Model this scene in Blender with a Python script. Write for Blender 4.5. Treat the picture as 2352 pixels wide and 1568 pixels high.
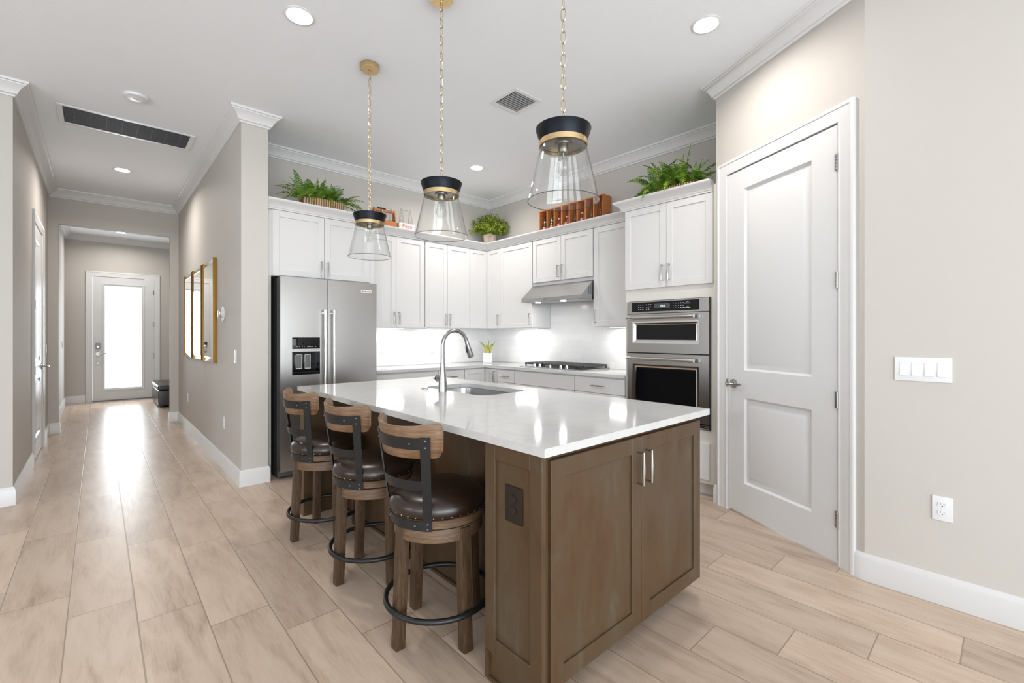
import bpy, bmesh, math, random
from mathutils import Matrix, Vector, noise as mnoise
for _o in list(bpy.data.objects): bpy.data.objects.remove(_o)
SC = bpy.context.scene
COL = SC.collection
PI = math.pi
# ------------------------------------------------------------------ camera
FPX = 1040.76                      # focal length in pixels of the 2352 px wide frame
YAW = math.radians(42.42)
cam = bpy.data.cameras.new('camera'); cam_o = bpy.data.objects.new('camera', cam); COL.objects.link(cam_o)
cam.sensor_width = 36.0; cam.lens = FPX / 2352 * 36.0
cam.shift_y = -14 / 2352; cam.clip_start = 0.05; cam.clip_end = 200
cam_o.location = (0, 0, 1.28); cam_o.rotation_euler = (PI / 2, 0, -YAW)
SC.camera = cam_o
# ------------------------------------------------------------------ world, daylight, exposure
W = bpy.data.worlds.new('world'); SC.world = W; W.use_nodes = True
W.node_tree.nodes['Background'].inputs[0].default_value = (0.93, 0.97, 1.0, 1)
W.node_tree.nodes['Background'].inputs[1].default_value = 2.2
SC.view_settings.view_transform = 'Standard'; SC.view_settings.look = 'None'
SC.view_settings.exposure = 0.0; SC.view_settings.gamma = 1.0; SC.view_settings.use_curve_mapping = False
SC.cycles.max_bounces = 12; SC.cycles.diffuse_bounces = 6; SC.cycles.glossy_bounces = 5
SC.cycles.transparent_max_bounces = 16; SC.cycles.transmission_bounces = 8
SC.cycles.sample_clamp_indirect = 6.0
SC.cycles.caustics_reflective = False; SC.cycles.caustics_refractive = False

def area(name, loc, rot, sx, sy, power, col=(1, 1, 1), spread=PI, shape='RECTANGLE', parent=None):
    l = bpy.data.lights.new(name, 'AREA'); l.shape = shape; l.size = sx; l.size_y = sy
    l.energy = power; l.color = col; l.spread = spread
    o = bpy.data.objects.new(name, l); COL.objects.link(o)
    o.location = loc; o.rotation_euler = rot
    if parent: o.parent = parent
    return o
DAY = (0.87, 0.945, 1.0)
# daylight through the wide sliding doors and windows of the living room behind the camera, and the entry door glass
for _x, _p in ((-2.9, 140), (-0.6, 135), (1.7, 90)):
    area('daylight_slider', (_x, -4.40, 1.25), (PI / 2, 0, 0), 2.1, 2.3, _p, DAY)
for _y in (-2.6, 0.2, 2.9):
    area('daylight_window', (-4.40, _y, 1.55), (PI / 2, 0, -PI / 2), 1.6, 1.7, 33, DAY)
area('daylight_entry', (0.38, 11.70, 1.25), (-PI / 2, 0, 0), 0.5, 1.9, 26, DAY)
DOWNLIGHT_W = 14.0
UNDERCAB_W = 2.8

# ------------------------------------------------------------------ object helpers
def tag(o, label=None, cat=None, group=None, kind=None):
    if label: o['label'] = label
    if cat: o['category'] = cat
    if group: o['group'] = group
    if kind: o['kind'] = kind
    return o
def thing(name, label, cat, loc=(0, 0, 0), rz=0.0, group=None):
    o = bpy.data.objects.new(name, None); COL.objects.link(o)
    o.empty_display_size = 0.05
    o.location = loc; o.rotation_euler = (0, 0, rz)
    return tag(o, label, cat, group)
def copy_tree(o, parent=None):
    c = o.copy(); COL.objects.link(c); c.parent = parent
    for ch in o.children: copy_tree(ch, c)
    return c
def rotz(a): return Matrix.Rotation(a, 4, 'Z')
def tr(x, y, z): return Matrix.Translation((x, y, z))

class G:
    """Collects shapes into one mesh."""
    def __init__(s): s.bm = bmesh.new()
    def box(s, x0, x1, y0, y1, z0, z1, b=0.0, seg=1, m=None):
        mt = Matrix.Translation(((x0 + x1) / 2, (y0 + y1) / 2, (z0 + z1) / 2)) @ Matrix.Diagonal((abs(x1 - x0), abs(y1 - y0), abs(z1 - z0), 1))
        r = bmesh.ops.create_cube(s.bm, size=1.0, matrix=mt)
        vs = r['verts']
        if b > 0:
            es = list({e for v in vs for e in v.link_edges})
            rr = bmesh.ops.bevel(s.bm, geom=es, offset=b, segments=seg, profile=0.7, affect='EDGES', clamp_overlap=True)
            vs = list({v for v in rr['verts']} | {v for v in vs if v.is_valid})
        if m is not None: bmesh.ops.transform(s.bm, matrix=m, verts=[v for v in vs if v.is_valid])
        return s
    def ring_loft(s, rings, closed_ring=True, cap0=True, cap1=True, closed_path=False):
        bm = s.bm
        R = [[bm.verts.new(p) for p in r] for r in rings]
        n = len(R[0]); k = len(R)
        for i in range(k if closed_path else k - 1):
            a, b = R[i], R[(i + 1) % k]
            for j in range(n if closed_ring else n - 1):
                jj = (j + 1) % n
                bm.faces.new((a[j], a[jj], b[jj], b[j]))
        if closed_ring and not closed_path:
            if cap0: bm.faces.new(list(reversed(R[0])))
            if cap1: bm.faces.new(R[-1])
        return s
    def lathe(s, prof, c=(0, 0, 0), n=32, closed=False):
        bm = s.bm; rows = []
        for r, z in prof:
            if r < 1e-6: rows.append([bm.verts.new((c[0], c[1], c[2] + z))])
            else: rows.append([bm.verts.new((c[0] + r * math.cos(2 * PI * i / n), c[1] + r * math.sin(2 * PI * i / n), c[2] + z)) for i in range(n)])
        m = len(rows)
        for i in range(m if closed else m - 1):
            a, b = rows[i], rows[(i + 1) % m]
            for j in range(n):
                k = (j + 1) % n
                if len(a) == 1 and len(b) == 1: continue
                if len(a) == 1: bm.faces.new((a[0], b[k], b[j]))
                elif len(b) == 1: bm.faces.new((a[j], a[k], b[0]))
                else: bm.faces.new((a[j], a[k], b[k], b[j]))
        return s
    def cyl(s, p0, p1, r0, r1=None, n=24, cap=True):
        return s.tube([p0, p1], [r0, r0 if r1 is None else r1], n, cap=cap)
    def tube(s, pts, rad, n=10, closed=False, cap=True, flat=1.0):
        pts = [Vector(p) for p in pts]; k = len(pts)
        if not isinstance(rad, (list, tuple)): rad = [rad] * k
        rings = []; up = None
        for i in range(k):
            if closed: d = pts[(i + 1) % k] - pts[i - 1]
            elif i == 0: d = pts[1] - pts[0]
            elif i == k - 1: d = pts[-1] - pts[-2]
            else: d = (pts[i + 1] - pts[i]).normalized() + (pts[i] - pts[i - 1]).normalized()
            d.normalize()
            if up is None:
                up = Vector((0, 0, 1)) if abs(d.z) < 0.9 else Vector((1, 0, 0))
            u = up - d * up.dot(d)
            if u.length < 1e-5: u = Vector((1, 0, 0)) - d * d.x
            u.normalize(); v = d.cross(u); up = u
            rings.append([pts[i] + rad[i] * (math.cos(2 * PI * j / n) * u + flat * math.sin(2 * PI * j / n) * v) for j in range(n)])
        return s.ring_loft(rings, True, cap, cap, closed)
    def prism(s, poly, z0, z1, b=0.0):
        bm = s.bm
        lo = [bm.verts.new((p[0], p[1], z0)) for p in poly]; hi = [bm.verts.new((p[0], p[1], z1)) for p in poly]
        n = len(poly)
        bm.faces.new(list(reversed(lo))); bm.faces.new(hi)
        for i in range(n):
            j = (i + 1) % n
            bm.faces.new((lo[i], lo[j], hi[j], hi[i]))
        if b > 0:
            es = list({e for v in lo + hi for e in v.link_edges})
            bmesh.ops.bevel(bm, geom=es, offset=b, segments=2, profile=0.6, affect='EDGES', clamp_overlap=True)
        return s
    def prism_hole(s, outer, inner, z0, z1):
        bm = s.bm
        def loop(p, z): return [bm.verts.new((q[0], q[1], z)) for q in p]
        for z, up in ((z1, True), (z0, False)):
            o, i = loop(outer, z), loop(inner, z)
            es = []
            for L in (o, i):
                for k in range(len(L)): es.append(bm.edges.new((L[k], L[(k + 1) % len(L)])))
            r = bmesh.ops.triangle_fill(bm, edges=es, use_beauty=True, use_dissolve=False, normal=(0, 0, 1 if up else -1))
            if up: to, ti = o, i
            else: bo, bi = o, i
        for a, b, fl in ((bo, to, False), (bi, ti, True)):
            n = len(a)
            for k in range(n):
                j = (k + 1) % n
                f = (a[k], a[j], b[j], b[k])
                bm.faces.new(f if not fl else tuple(reversed(f)))
        return s
    def face(s, pts):
        s.bm.faces.new([s.bm.verts.new(p) for p in pts]); return s
    def sweep(s, prof, path, z, closed=False):
        """prof: (u inward from wall, v up from z); path runs with the room on its left."""
        P = [Vector((p[0], p[1])) for p in path]; n = len(P); rings = []
        for i in range(n):
            dirs = []
            if i > 0 or closed: dirs.append((P[i] - P[i - 1]).normalized())
            if i < n - 1 or closed: dirs.append((P[(i + 1) % n] - P[i]).normalized())
            ns = [Vector((-d.y, d.x)) for d in dirs]
            m = ns[0] if len(ns) == 1 else (ns[0] + ns[1]) / (1 + ns[0].dot(ns[1]))
            rings.append([(P[i].x + m.x * u, P[i].y + m.y * u, z + v) for u, v in prof])
        return s.ring_loft(rings, True, True, True, closed)
    def text(s, body, size, m, ext=0.0005, align='CENTER'):
        c = bpy.data.curves.new('lettering', 'FONT'); c.body = body; c.size = size; c.extrude = ext
        c.align_x = align; c.align_y = 'CENTER'
        o = bpy.data.objects.new('lettering', c)
        me = bpy.data.meshes.new_from_object(o)
        t = bmesh.new(); t.from_mesh(me); bmesh.ops.transform(t, matrix=m, verts=t.verts)
        tm = bpy.data.meshes.new('t'); t.to_mesh(tm); t.free(); s.bm.from_mesh(tm)
        bpy.data.objects.remove(o); bpy.data.curves.remove(c); bpy.data.meshes.remove(me); bpy.data.meshes.remove(tm)
        return s
    def xf(s, m):
        bmesh.ops.transform(s.bm, matrix=m, verts=s.bm.verts); return s
    def build(s, name, mat, parent=None, smooth=35, fix=True, label=None):
        bm = s.bm
        if fix: bmesh.ops.recalc_face_normals(bm, faces=bm.faces)
        me = bpy.data.meshes.new(name); bm.to_mesh(me); bm.free()
        if smooth:
            for p in me.polygons: p.use_smooth = True
            me.set_sharp_from_angle(angle=math.radians(smooth))
        if mat: me.materials.append(mat)
        o = bpy.data.objects.new(name, me); COL.objects.link(o)
        if parent: o.parent = parent
        if label: o['label'] = label
        return o
def struct(name, g, mat, parent=None, smooth=35, fix=True):
    o = g.build(name, mat, parent, smooth, fix)
    if parent is None: o['kind'] = 'structure'
    return o

# ------------------------------------------------------------------ materials
def principled(name, col, rough=0.5, metal=0.0, spec=0.5, coat=0.0, **kw):
    m = bpy.data.materials.new(name); m.use_nodes = True
    b = m.node_tree.nodes['Principled BSDF']
    b.inputs['Base Color'].default_value = (*col, 1); b.inputs['Roughness'].default_value = rough
    b.inputs['Metallic'].default_value = metal; b.inputs['Specular IOR Level'].default_value = spec
    b.inputs['Coat Weight'].default_value = coat
    for k, v in kw.items(): b.inputs[k].default_value = v
    return m
class N:
    """Small node-graph writer."""
    def __init__(s, m): s.t = m.node_tree; s.b = s.t.nodes.get('Principled BSDF')
    def node(s, typ, **kw):
        n = s.t.nodes.new(typ)
        for k, v in kw.items(): setattr(n, k, v)
        return n
    def link(s, a, b): s.t.links.new(a, b)
    def put(s, sock, v):
        if hasattr(v, 'is_linked') or isinstance(v, bpy.types.NodeSocket): s.link(v, sock)
        else: sock.default_value = v
    def math(s, op, a, b=None, c=None):
        n = s.node('ShaderNodeMath', operation=op); s.put(n.inputs[0], a)
        if b is not None: s.put(n.inputs[1], b)
        if c is not None: s.put(n.inputs[2], c)
        return n.outputs[0]
    def coord(s, kind='Object'): return s.node('ShaderNodeTexCoord').outputs[kind]
    def mapping(s, v, scale=(1, 1, 1), loc=(0, 0, 0), rot=(0, 0, 0)):
        n = s.node('ShaderNodeMapping'); s.link(v, n.inputs[0])
        n.inputs['Scale'].default_value = scale; n.inputs['Location'].default_value = loc; n.inputs['Rotation'].default_value = rot
        return n.outputs[0]
    def noise(s, v, scale=5, detail=3, rough=0.5, dist=0.0):
        n = s.node('ShaderNodeTexNoise'); s.link(v, n.inputs['Vector'])
        n.inputs['Scale'].default_value = scale; n.inputs['Detail'].default_value = detail
        n.inputs['Roughness'].default_value = rough; n.inputs['Distortion'].default_value = dist
        return n.outputs[0]
    def ramp(s, f, stops):
        n = s.node('ShaderNodeValToRGB'); s.link(f, n.inputs[0]); e = n.color_ramp.elements
        while len(e) < len(stops): e.new(0.5)
        for i, (p, c) in enumerate(stops):
            e[i].position = p; e[i].color = (*c, 1) if len(c) == 3 else c
        return n.outputs[0]
    def mix(s, f, a, b, mode='MIX'):
        n = s.node('ShaderNodeMix', data_type='RGBA', blend_type=mode)
        s.put(n.inputs[0], f)
        for i, v in ((6, a), (7, b)):
            if isinstance(v, tuple): n.inputs[i].default_value = (*v, 1) if len(v) == 3 else v
            else: s.link(v, n.inputs[i])
        return n.outputs[2]
    def bump(s, h, strength=0.1, dist=0.01):
        n = s.node('ShaderNodeBump'); s.link(h, n.inputs['Height'])
        n.inputs['Strength'].default_value = strength; n.inputs['Distance'].default_value = dist
        s.link(n.outputs[0], s.b.inputs['Normal'])
def wood(name, stops, scale=(1, 1, 1), rough=0.5, bump=0.05, freq=6, coat=0.0, dist=1.5, spec=0.4):
    m = principled(name, (0.3, 0.2, 0.1), rough, spec=spec, coat=coat); n = N(m)
    v = n.mapping(n.coord(), scale)
    f = n.noise(v, freq, 6, 0.6, dist); g = n.noise(v, freq * 5, 4, 0.6, 0.3)
    h = n.math('ADD', n.math('MULTIPLY', f, 0.7), n.math('MULTIPLY', g, 0.3))
    n.link(n.ramp(h, stops), n.b.inputs['Base Color'])
    if bump: n.bump(g, bump, 0.004)
    return m
def brushed(name, col, rough=0.28, scale=(300, 3, 3), amp=0.06):
    m = principled(name, col, rough, 1.0); n = N(m)
    f = n.noise(n.mapping(n.coord(), scale), 1.0, 3, 0.6)
    r = n.math('ADD', n.math('MULTIPLY', f, amp * 2), rough - amp)
    n.link(r, n.b.inputs['Roughness'])
    return m
def thin_glass(name, tint=(0.97, 0.98, 0.98), refl=0.9, rough=0.02):
    m = bpy.data.materials.new(name); m.use_nodes = True; n = N(m); t = m.node_tree
    t.nodes.remove(n.b); out = t.nodes['Material Output']
    a = n.node('ShaderNodeBsdfTransparent')
    l2 = n.node('ShaderNodeLayerWeight'); l2.inputs[0].default_value = 0.5          # longer path through the glass towards its outline
    n.link(n.mix(n.math('POWER', l2.outputs['Facing'], 6.0), tint, tuple(0.70 * q for q in tint)), a.inputs[0])
    g = n.node('ShaderNodeBsdfGlossy'); g.inputs['Roughness'].default_value = rough; g.inputs[0].default_value = (refl, refl, refl, 1)
    lw = n.node('ShaderNodeLayerWeight'); lw.inputs[0].default_value = 0.5
    fr = n.math('ADD', n.math('MULTIPLY', n.math('POWER', lw.outputs['Facing'], 4.0), 0.80), 0.035)
    mx = n.node('ShaderNodeMixShader'); n.link(fr, mx.inputs[0]); n.link(a.outputs[0], mx.inputs[1]); n.link(g.outputs[0], mx.inputs[2])
    n.link(mx.outputs[0], out.inputs[0])
    return m
def emit(name, col, strength):
    m = bpy.data.materials.new(name); m.use_nodes = True; n = N(m); t = m.node_tree; t.nodes.remove(n.b)
    e = n.node('ShaderNodeEmission'); e.inputs[0].default_value = (*col, 1); e.inputs[1].default_value = strength
    n.link(e.outputs[0], t.nodes['Material Output'].inputs[0]); return m

def paint(name, col, rough=0.6, bump=0.03, scale=260):
    m = principled(name, col, rough, spec=0.3); n = N(m)
    n.bump(n.noise(n.coord(), scale, 2, 0.5), bump, 0.003); return m
M_WALL = paint('wall_paint', (0.520, 0.496, 0.466), 0.65, 0.05)
M_CEIL = paint('ceiling_paint', (0.84, 0.875, 0.92), 0.8, 0.25, 90)
M_TRIM = principled('trim_paint', (0.670, 0.675, 0.682), 0.32, spec=0.4)
M_CAB = principled('cabinet_paint', (0.635, 0.634, 0.634), 0.35, spec=0.4)
M_DOOR = principled('door_paint', (0.67, 0.678, 0.688), 0.38, spec=0.4)
M_PLASTIC = principled('white_plastic', (0.70, 0.71, 0.73), 0.3)
M_GAP = principled('dark_slot', (0.03, 0.03, 0.03), 0.6)
M_STEEL = brushed('brushed_steel', (0.42, 0.42, 0.42), 0.28, (3, 3, 220), 0.012)
M_FAUCET = brushed('brushed_faucet_steel', (0.34, 0.335, 0.33), 0.27, (3, 3, 220), 0.012)
M_STEEL_V = brushed('brushed_steel_front', (0.42, 0.41, 0.40), 0.30, (2, 2, 260), 0.010)
_n = N(M_STEEL_V); _t = _n.node('ShaderNodeTangent', direction_type='RADIAL', axis='Z'); _n.link(_t.outputs[0], _n.b.inputs['Tangent']); _n.b.inputs['Anisotropic'].default_value = 0.35
M_STEEL_D = principled('dark_steel', (0.14, 0.145, 0.15), 0.42, 0.7)
M_NICKEL = principled('satin_nickel', (0.40, 0.39, 0.37), 0.20, 1.0)
M_CHROME = principled('polished_steel', (0.78, 0.78, 0.78), 0.10, 1.0)
M_BRASS = brushed('brushed_brass', (0.64, 0.47, 0.25), 0.27, (4, 4, 120), 0.05)
M_BLACKM = principled('black_metal', (0.011, 0.011, 0.012), 0.40, 0.2)
M_CHAIN = principled('champagne_metal', (0.60, 0.50, 0.34), 0.25, 1.0)
M_BARH = principled('steel_bar', (0.64, 0.63, 0.61), 0.24, 1.0)
M_NAIL = principled('aged_nail', (0.20, 0.18, 0.16), 0.35, 1.0)
M_CAPB = brushed('blackened_metal', (0.018, 0.020, 0.024), 0.42, (4, 4, 90), 0.08)
M_BGLASS = principled('black_glass', (0.005, 0.005, 0.006), 0.05, spec=0.3)
M_BPLAST = principled('black_plastic', (0.012, 0.012, 0.013), 0.25)
M_CAST = principled('cast_iron', (0.035, 0.035, 0.036), 0.55)
M_GLASS = thin_glass('clear_glass', (0.975, 0.98, 0.98))
M_RIM = thin_glass('glass_rim', (0.55, 0.56, 0.56))
M_CREAM = paint('cream_paint', (0.66, 0.64, 0.60), 0.5, 0.03)
M_INNER = principled('antique_brass', (0.20, 0.185, 0.145), 0.30, 1.0)
M_BULB = thin_glass('bulb_glass', (0.95, 0.95, 0.94))
M_LENS = emit('lit_lens', (1.0, 0.97, 0.92), 14)
M_LEDS = emit('led_strip', (1.0, 0.98, 0.95), 6)
M_SEATW = wood('stool_wood', [(0.28, (0.024, 0.013, 0.007)), (0.5, (0.068, 0.037, 0.018)), (0.72, (0.118, 0.076, 0.045))], (26, 26, 2.2), 0.5, 0.15, 3)
M_SLATW = wood('stool_slat_wood', [(0.28, (0.040, 0.022, 0.013)), (0.5, (0.120, 0.068, 0.036)), (0.72, (0.205, 0.135, 0.085))], (2.6, 2.6, 44), 0.45, 0.15, 3)
M_RAILW = wood('stool_rail_wood', [(0.28, (0.060, 0.032, 0.016)), (0.5, (0.165, 0.092, 0.046)), (0.72, (0.27, 0.170, 0.100))], (2.6, 2.6, 44), 0.45, 0.15, 3)
M_LEATHER = principled('brown_leather', (0.018, 0.0085, 0.005), 0.30, spec=0.55)
_n = N(M_LEATHER); _n.bump(_n.noise(_n.coord(), 120, 3, 0.6), 0.08, 0.002)
M_ISLAND = wood('stained_maple', [(0.30, (0.050, 0.026, 0.012)), (0.45, (0.074, 0.040, 0.018)), (0.55, (0.074, 0.047, 0.025)), (0.70, (0.090, 0.070, 0.045))], (5, 5, 1.6), 0.36, 0.02, 1.6, dist=0.4)
M_CRATE = wood('orange_pine', [(0.3, (0.28, 0.085, 0.020)), (0.5, (0.47, 0.165, 0.045)), (0.7, (0.60, 0.25, 0.08))], (2, 2, 20), 0.5, 0.1, 4)
M_MIRROR = principled('mirror', (0.92, 0.92, 0.92), 0.02, 1.0)
M_GOLD = principled('gold_leaf', (0.23, 0.125, 0.030), 0.40, 1.0)
M_BRONZE = principled('bronze_plate', (0.020, 0.013, 0.009), 0.5, spec=0.25)
M_RED = principled('red_print', (0.50, 0.02, 0.03), 0.5)
M_SIGN = principled('worn_white_paint', (0.70, 0.68, 0.63), 0.6)
M_INK = principled('dark_print', (0.03, 0.03, 0.03), 0.5)
M_PRINT = principled('pale_print', (0.55, 0.56, 0.58), 0.5)
M_LEATHB = principled('black_leather', (0.018, 0.018, 0.019), 0.28, spec=0.6)
M_FILTER = principled('vent_filter', (0.045, 0.047, 0.05), 0.8)
M_POT = principled('white_ceramic', (0.75, 0.75, 0.75), 0.25)

def leafmat(name, a, b, c):
    m = principled(name, a, 0.45, spec=0.4); n = N(m)
    f = n.noise(n.coord(), 14, 2, 0.5)
    n.link(n.ramp(f, [(0.30, a), (0.5, b), (0.72, c)]), n.b.inputs['Base Color']); return m
M_FERN = leafmat('fern_green', (0.028, 0.090, 0.012), (0.105, 0.225, 0.020), (0.30, 0.43, 0.040))
M_BUSH = leafmat('boxwood_green', (0.060, 0.115, 0.008), (0.20, 0.28, 0.018), (0.46, 0.50, 0.07))
# snake plant: grey-green blades with yellow margins (UV u across the blade)
M_SNAKE = principled('snake_leaf', (0.1, 0.2, 0.1), 0.4); _n = N(M_SNAKE)
_u = _n.node('ShaderNodeSeparateXYZ'); _n.link(_n.coord('UV'), _u.inputs[0])
_e = _n.math('ABSOLUTE', _n.math('SUBTRACT', _u.outputs[0], 0.5))
_g = _n.noise(_n.mapping(_n.coord(), (8, 8, 90)), 2, 2)
_gc = _n.ramp(_g, [(0.35, (0.06, 0.14, 0.08)), (0.65, (0.20, 0.30, 0.19))])
_n.link(_n.mix(_n.math('GREATER_THAN', _e, 0.30), _gc, (0.55, 0.50, 0.08)), _n.b.inputs['Base Color'])
# woven basket
M_BASKET = principled('woven_reed', (0.3, 0.2, 0.1), 0.7); _n = N(M_BASKET)
_w = _n.node('ShaderNodeTexWave', wave_type='BANDS', bands_direction='X'); _n.link(_n.coord(), _w.inputs['Vector'])
_w.inputs['Scale'].default_value = 14; _w.inputs['Distortion'].default_value = 1.0
_n.link(_n.ramp(_w.outputs[1], [(0.10, (0.16, 0.075, 0.030)), (0.35, (0.42, 0.21, 0.08)), (0.65, (0.52, 0.31, 0.14)), (0.95, (0.55, 0.43, 0.34))]), _n.b.inputs['Base Color']); _n.bump(_w.outputs[1], 0.5, 0.01)
# ribbed planter
M_RIBBED = wood('weathered_pot', [(0.3, (0.26, 0.19, 0.14)), (0.5, (0.45, 0.37, 0.31)), (0.7, (0.66, 0.60, 0.55))], (30, 30, 2), 0.6, 0.1, 3)

# floor: wood-look porcelain planks, quarter-offset courses
M_FLOOR = principled('plank_tile', (0.6, 0.5, 0.4), 0.30, spec=0.45); _n = N(M_FLOOR)
PW, PL = 0.2346, 0.996
_s = _n.node('ShaderNodeSeparateXYZ'); _n.link(_n.coord(), _s.inputs[0])
_x = _n.math('DIVIDE', _n.math('SUBTRACT', _s.outputs[0], 0.132), PW)
_i = _n.math('FLOOR', _x); _fx = _n.math('SUBTRACT', _x, _i)
_y = _n.math('ADD', _n.math('DIVIDE', _n.math('SUBTRACT', _s.outputs[1], 2.616), PL), _n.math('MULTIPLY', _i, 0.25))
_j = _n.math('FLOOR', _y); _fy = _n.math('SUBTRACT', _y, _j)
_dx = _n.math('MULTIPLY', _n.math('MINIMUM', _fx, _n.math('SUBTRACT', 1.0, _fx)), PW)
_dy = _n.math('MULTIPLY', _n.math('MINIMUM', _fy, _n.math('SUBTRACT', 1.0, _fy)), PL)
_d = _n.math('MINIMUM', _dx, _dy)
_gr = _n.node('ShaderNodeMapRange'); _n.link(_d, _gr.inputs[0]); _gr.inputs[1].default_value = 0.0018; _gr.inputs[2].default_value = 0.0030; _gr.inputs[3].default_value = 1.0; _gr.inputs[4].default_value = 0.0
_c = _n.node('ShaderNodeCombineXYZ'); _n.link(_i, _c.inputs[0]); _n.link(_j, _c.inputs[1])
_wn = _n.node('ShaderNodeTexWhiteNoise', noise_dimensions='2D'); _n.link(_c.outputs[0], _wn.inputs['Vector'])
_rnd = _wn.outputs['Value']
_c2 = _n.node('ShaderNodeCombineXYZ')
_n.link(_n.math('MULTIPLY', _s.outputs[0], 7.0), _c2.inputs[0]); _n.link(_n.math('MULTIPLY', _s.outputs[1], 1.3), _c2.inputs[1]); _n.link(_n.math('MULTIPLY', _rnd, 40.0), _c2.inputs[2])
_g1 = _n.noise(_c2.outputs[0], 1.6, 5, 0.55, 0.9)
_c3 = _n.node('ShaderNodeCombineXYZ')
_n.link(_n.math('MULTIPLY', _s.outputs[0], 34.0), _c3.inputs[0]); _n.link(_n.math('MULTIPLY', _s.outputs[1], 3.0), _c3.inputs[1]); _n.link(_n.math('MULTIPLY', _rnd, 77.0), _c3.inputs[2])
_g2 = _n.noise(_c3.outputs[0], 2.2, 4, 0.6, 1.2)
_gm = _n.math('ADD', _n.math('MULTIPLY', _g1, 0.66), _n.math('MULTIPLY', _g2, 0.34))
_wc = _n.ramp(_gm, [(0.29, (0.310, 0.218, 0.156)), (0.41, (0.425, 0.318, 0.240)), (0.54, (0.505, 0.393, 0.308)), (0.72, (0.548, 0.440, 0.355))])
_tone = _n.math('ADD', _n.math('MULTIPLY', _rnd, 0.20), 0.88)
_hs = _n.node('ShaderNodeHueSaturation'); _n.link(_wc, _hs.inputs['Color']); _n.link(_tone, _hs.inputs['Value'])
_n.link(_n.mix(_gr.outputs[0], _hs.outputs[0], (0.28, 0.215, 0.160)), _n.b.inputs['Base Color'])
_n.link(_n.math('ADD', _n.math('MULTIPLY', _g2, 0.16), 0.24), _n.b.inputs['Roughness'])
_n.bump(_n.math('SUBTRACT', _n.math('MULTIPLY', _g2, 0.10), _gr.outputs[0]), 0.25, 0.002)
# quartz
M_QUARTZ = principled('white_quartz', (0.72, 0.72, 0.71), 0.10, spec=0.5); _n = N(M_QUARTZ)
_a = _n.noise(_n.coord(), 5, 6, 0.65, 1.2); _b2 = _n.noise(_n.coord(), 70, 3, 0.6)
_h = _n.math('ADD', _n.math('MULTIPLY', _a, 0.6), _n.math('MULTIPLY', _b2, 0.4))
_n.link(_n.ramp(_h, [(0.34, (0.490, 0.492, 0.488)), (0.5, (0.538, 0.540, 0.535)), (0.66, (0.565, 0.567, 0.562))]), _n.b.inputs['Base Color'])
# subway tile (axis: which horizontal coordinate runs along the wall)
def tile(name, axis):
    m = principled(name, (0.84, 0.84, 0.84), 0.16, spec=0.5); n = N(m)
    s = n.node('ShaderNodeSeparateXYZ'); n.link(n.coord(), s.inputs[0])
    c = n.node('ShaderNodeCombineXYZ'); n.link(s.outputs[axis], c.inputs[0]); n.link(n.math('SUBTRACT', s.outputs[2], 0.914), c.inputs[1])
    b = n.node('ShaderNodeTexBrick'); n.link(c.outputs[0], b.inputs['Vector'])
    b.inputs['Scale'].default_value = 1.0; b.inputs['Brick Width'].default_value = 0.305; b.inputs['Row Height'].default_value = 0.0765
    b.inputs['Mortar Size'].default_value = 0.0014; b.inputs['Mortar Smooth'].default_value = 0.1
    b.inputs['Color1'].default_value = (0.76, 0.76, 0.76, 1); b.inputs['Color2'].default_value = (0.70, 0.70, 0.705, 1); b.inputs['Mortar'].default_value = (0.69, 0.69, 0.69, 1)
    n.link(b.outputs[0], n.b.inputs['Base Color'])
    n.bump(n.math('SUBTRACT', 1.0, b.outputs[1]), 0.3, 0.001)
    return m
M_TILE_X = tile('subway_tile_back', 0); M_TILE_Y = tile('subway_tile_side', 1)
# ------------------------------------------------------------------ room shell
CZ = 3.19
PA, PB = Vector((3.492, 1.508)), Vector((2.972, 0.508))          # ends of the angled pantry wall
PD = (PB - PA).normalized(); PRZ = math.atan2(PD.y, PD.x)
def pw(u): p = PA + PD * u; return (p.x, p.y)
def wall(name, a, b, openings=(), t=0.12, mat=None, z1=CZ):
    a, b = Vector(a), Vector(b); d = (b - a); L = d.length; d.normalize(); o = Vector((d.y, -d.x))
    g = G()
    def piece(u0, u1, z0, zt):
        if u1 - u0 < 1e-4 or zt - z0 < 1e-4: return
        p, q = a + d * u0, a + d * u1
        g.prism([p, p + o * t, q + o * t, q][::-1], z0, zt)
    u = 0
    for (u0, u1, z0, zt) in sorted(openings):
        piece(u, u0, 0, z1); piece(u0, u1, 0, z0); piece(u0, u1, zt, z1); u = u1
    piece(u, L, 0, z1)
    return struct(name, g, mat or M_WALL)
struct('floor', G().box(-4.7, 4.5, -4.7, 12.3, -0.1, 0), M_FLOOR)
struct('ceiling', G().box(-4.7, 4.5, -4.7, 12.3, CZ, CZ + 0.1), M_CEIL)
SL = (-2.9, -0.6, 1.7)
wall('wall_rear', (-4.5, -4.5), (2.972, -4.5), [(x + 4.5 - 1.08, x + 4.5 + 1.08, 0.02, 2.45) for x in SL])
wall('wall_right', (2.972, -4.5), (2.972, 0.508))
wall('wall_pantry', PA[:], PB[:]) if False else wall('wall_pantry', PB[:], PA[:], [(1.127 - 0.992, 1.127 - 0.125, 0, 2.462)])
wall('wall_pantry_return', (3.492, 1.508), (4.17, 1.508))
wall('wall_oven', (4.17, 1.508), (4.17, 5.03))
wall('wall_back', (4.17, 5.03), (1.10, 5.03))
wall('wall_hall_right', (0.894, 4.375), (0.894, 8.39), t=0.206)
wall('wall_hall_end', (1.75, 8.39), (-0.60, 8.39), [(1.75 - 0.792, 1.75 + 0.383, 0, 2.745)], t=0.11)
wall('wall_hall_left', (-0.475, 8.39), (-0.475, 5.07), [(8.39 - 7.45, 8.39 - 6.52, 0, 2.43)])
wall('wall_left', (-0.595, 5.07), (-4.5, 5.07))
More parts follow.
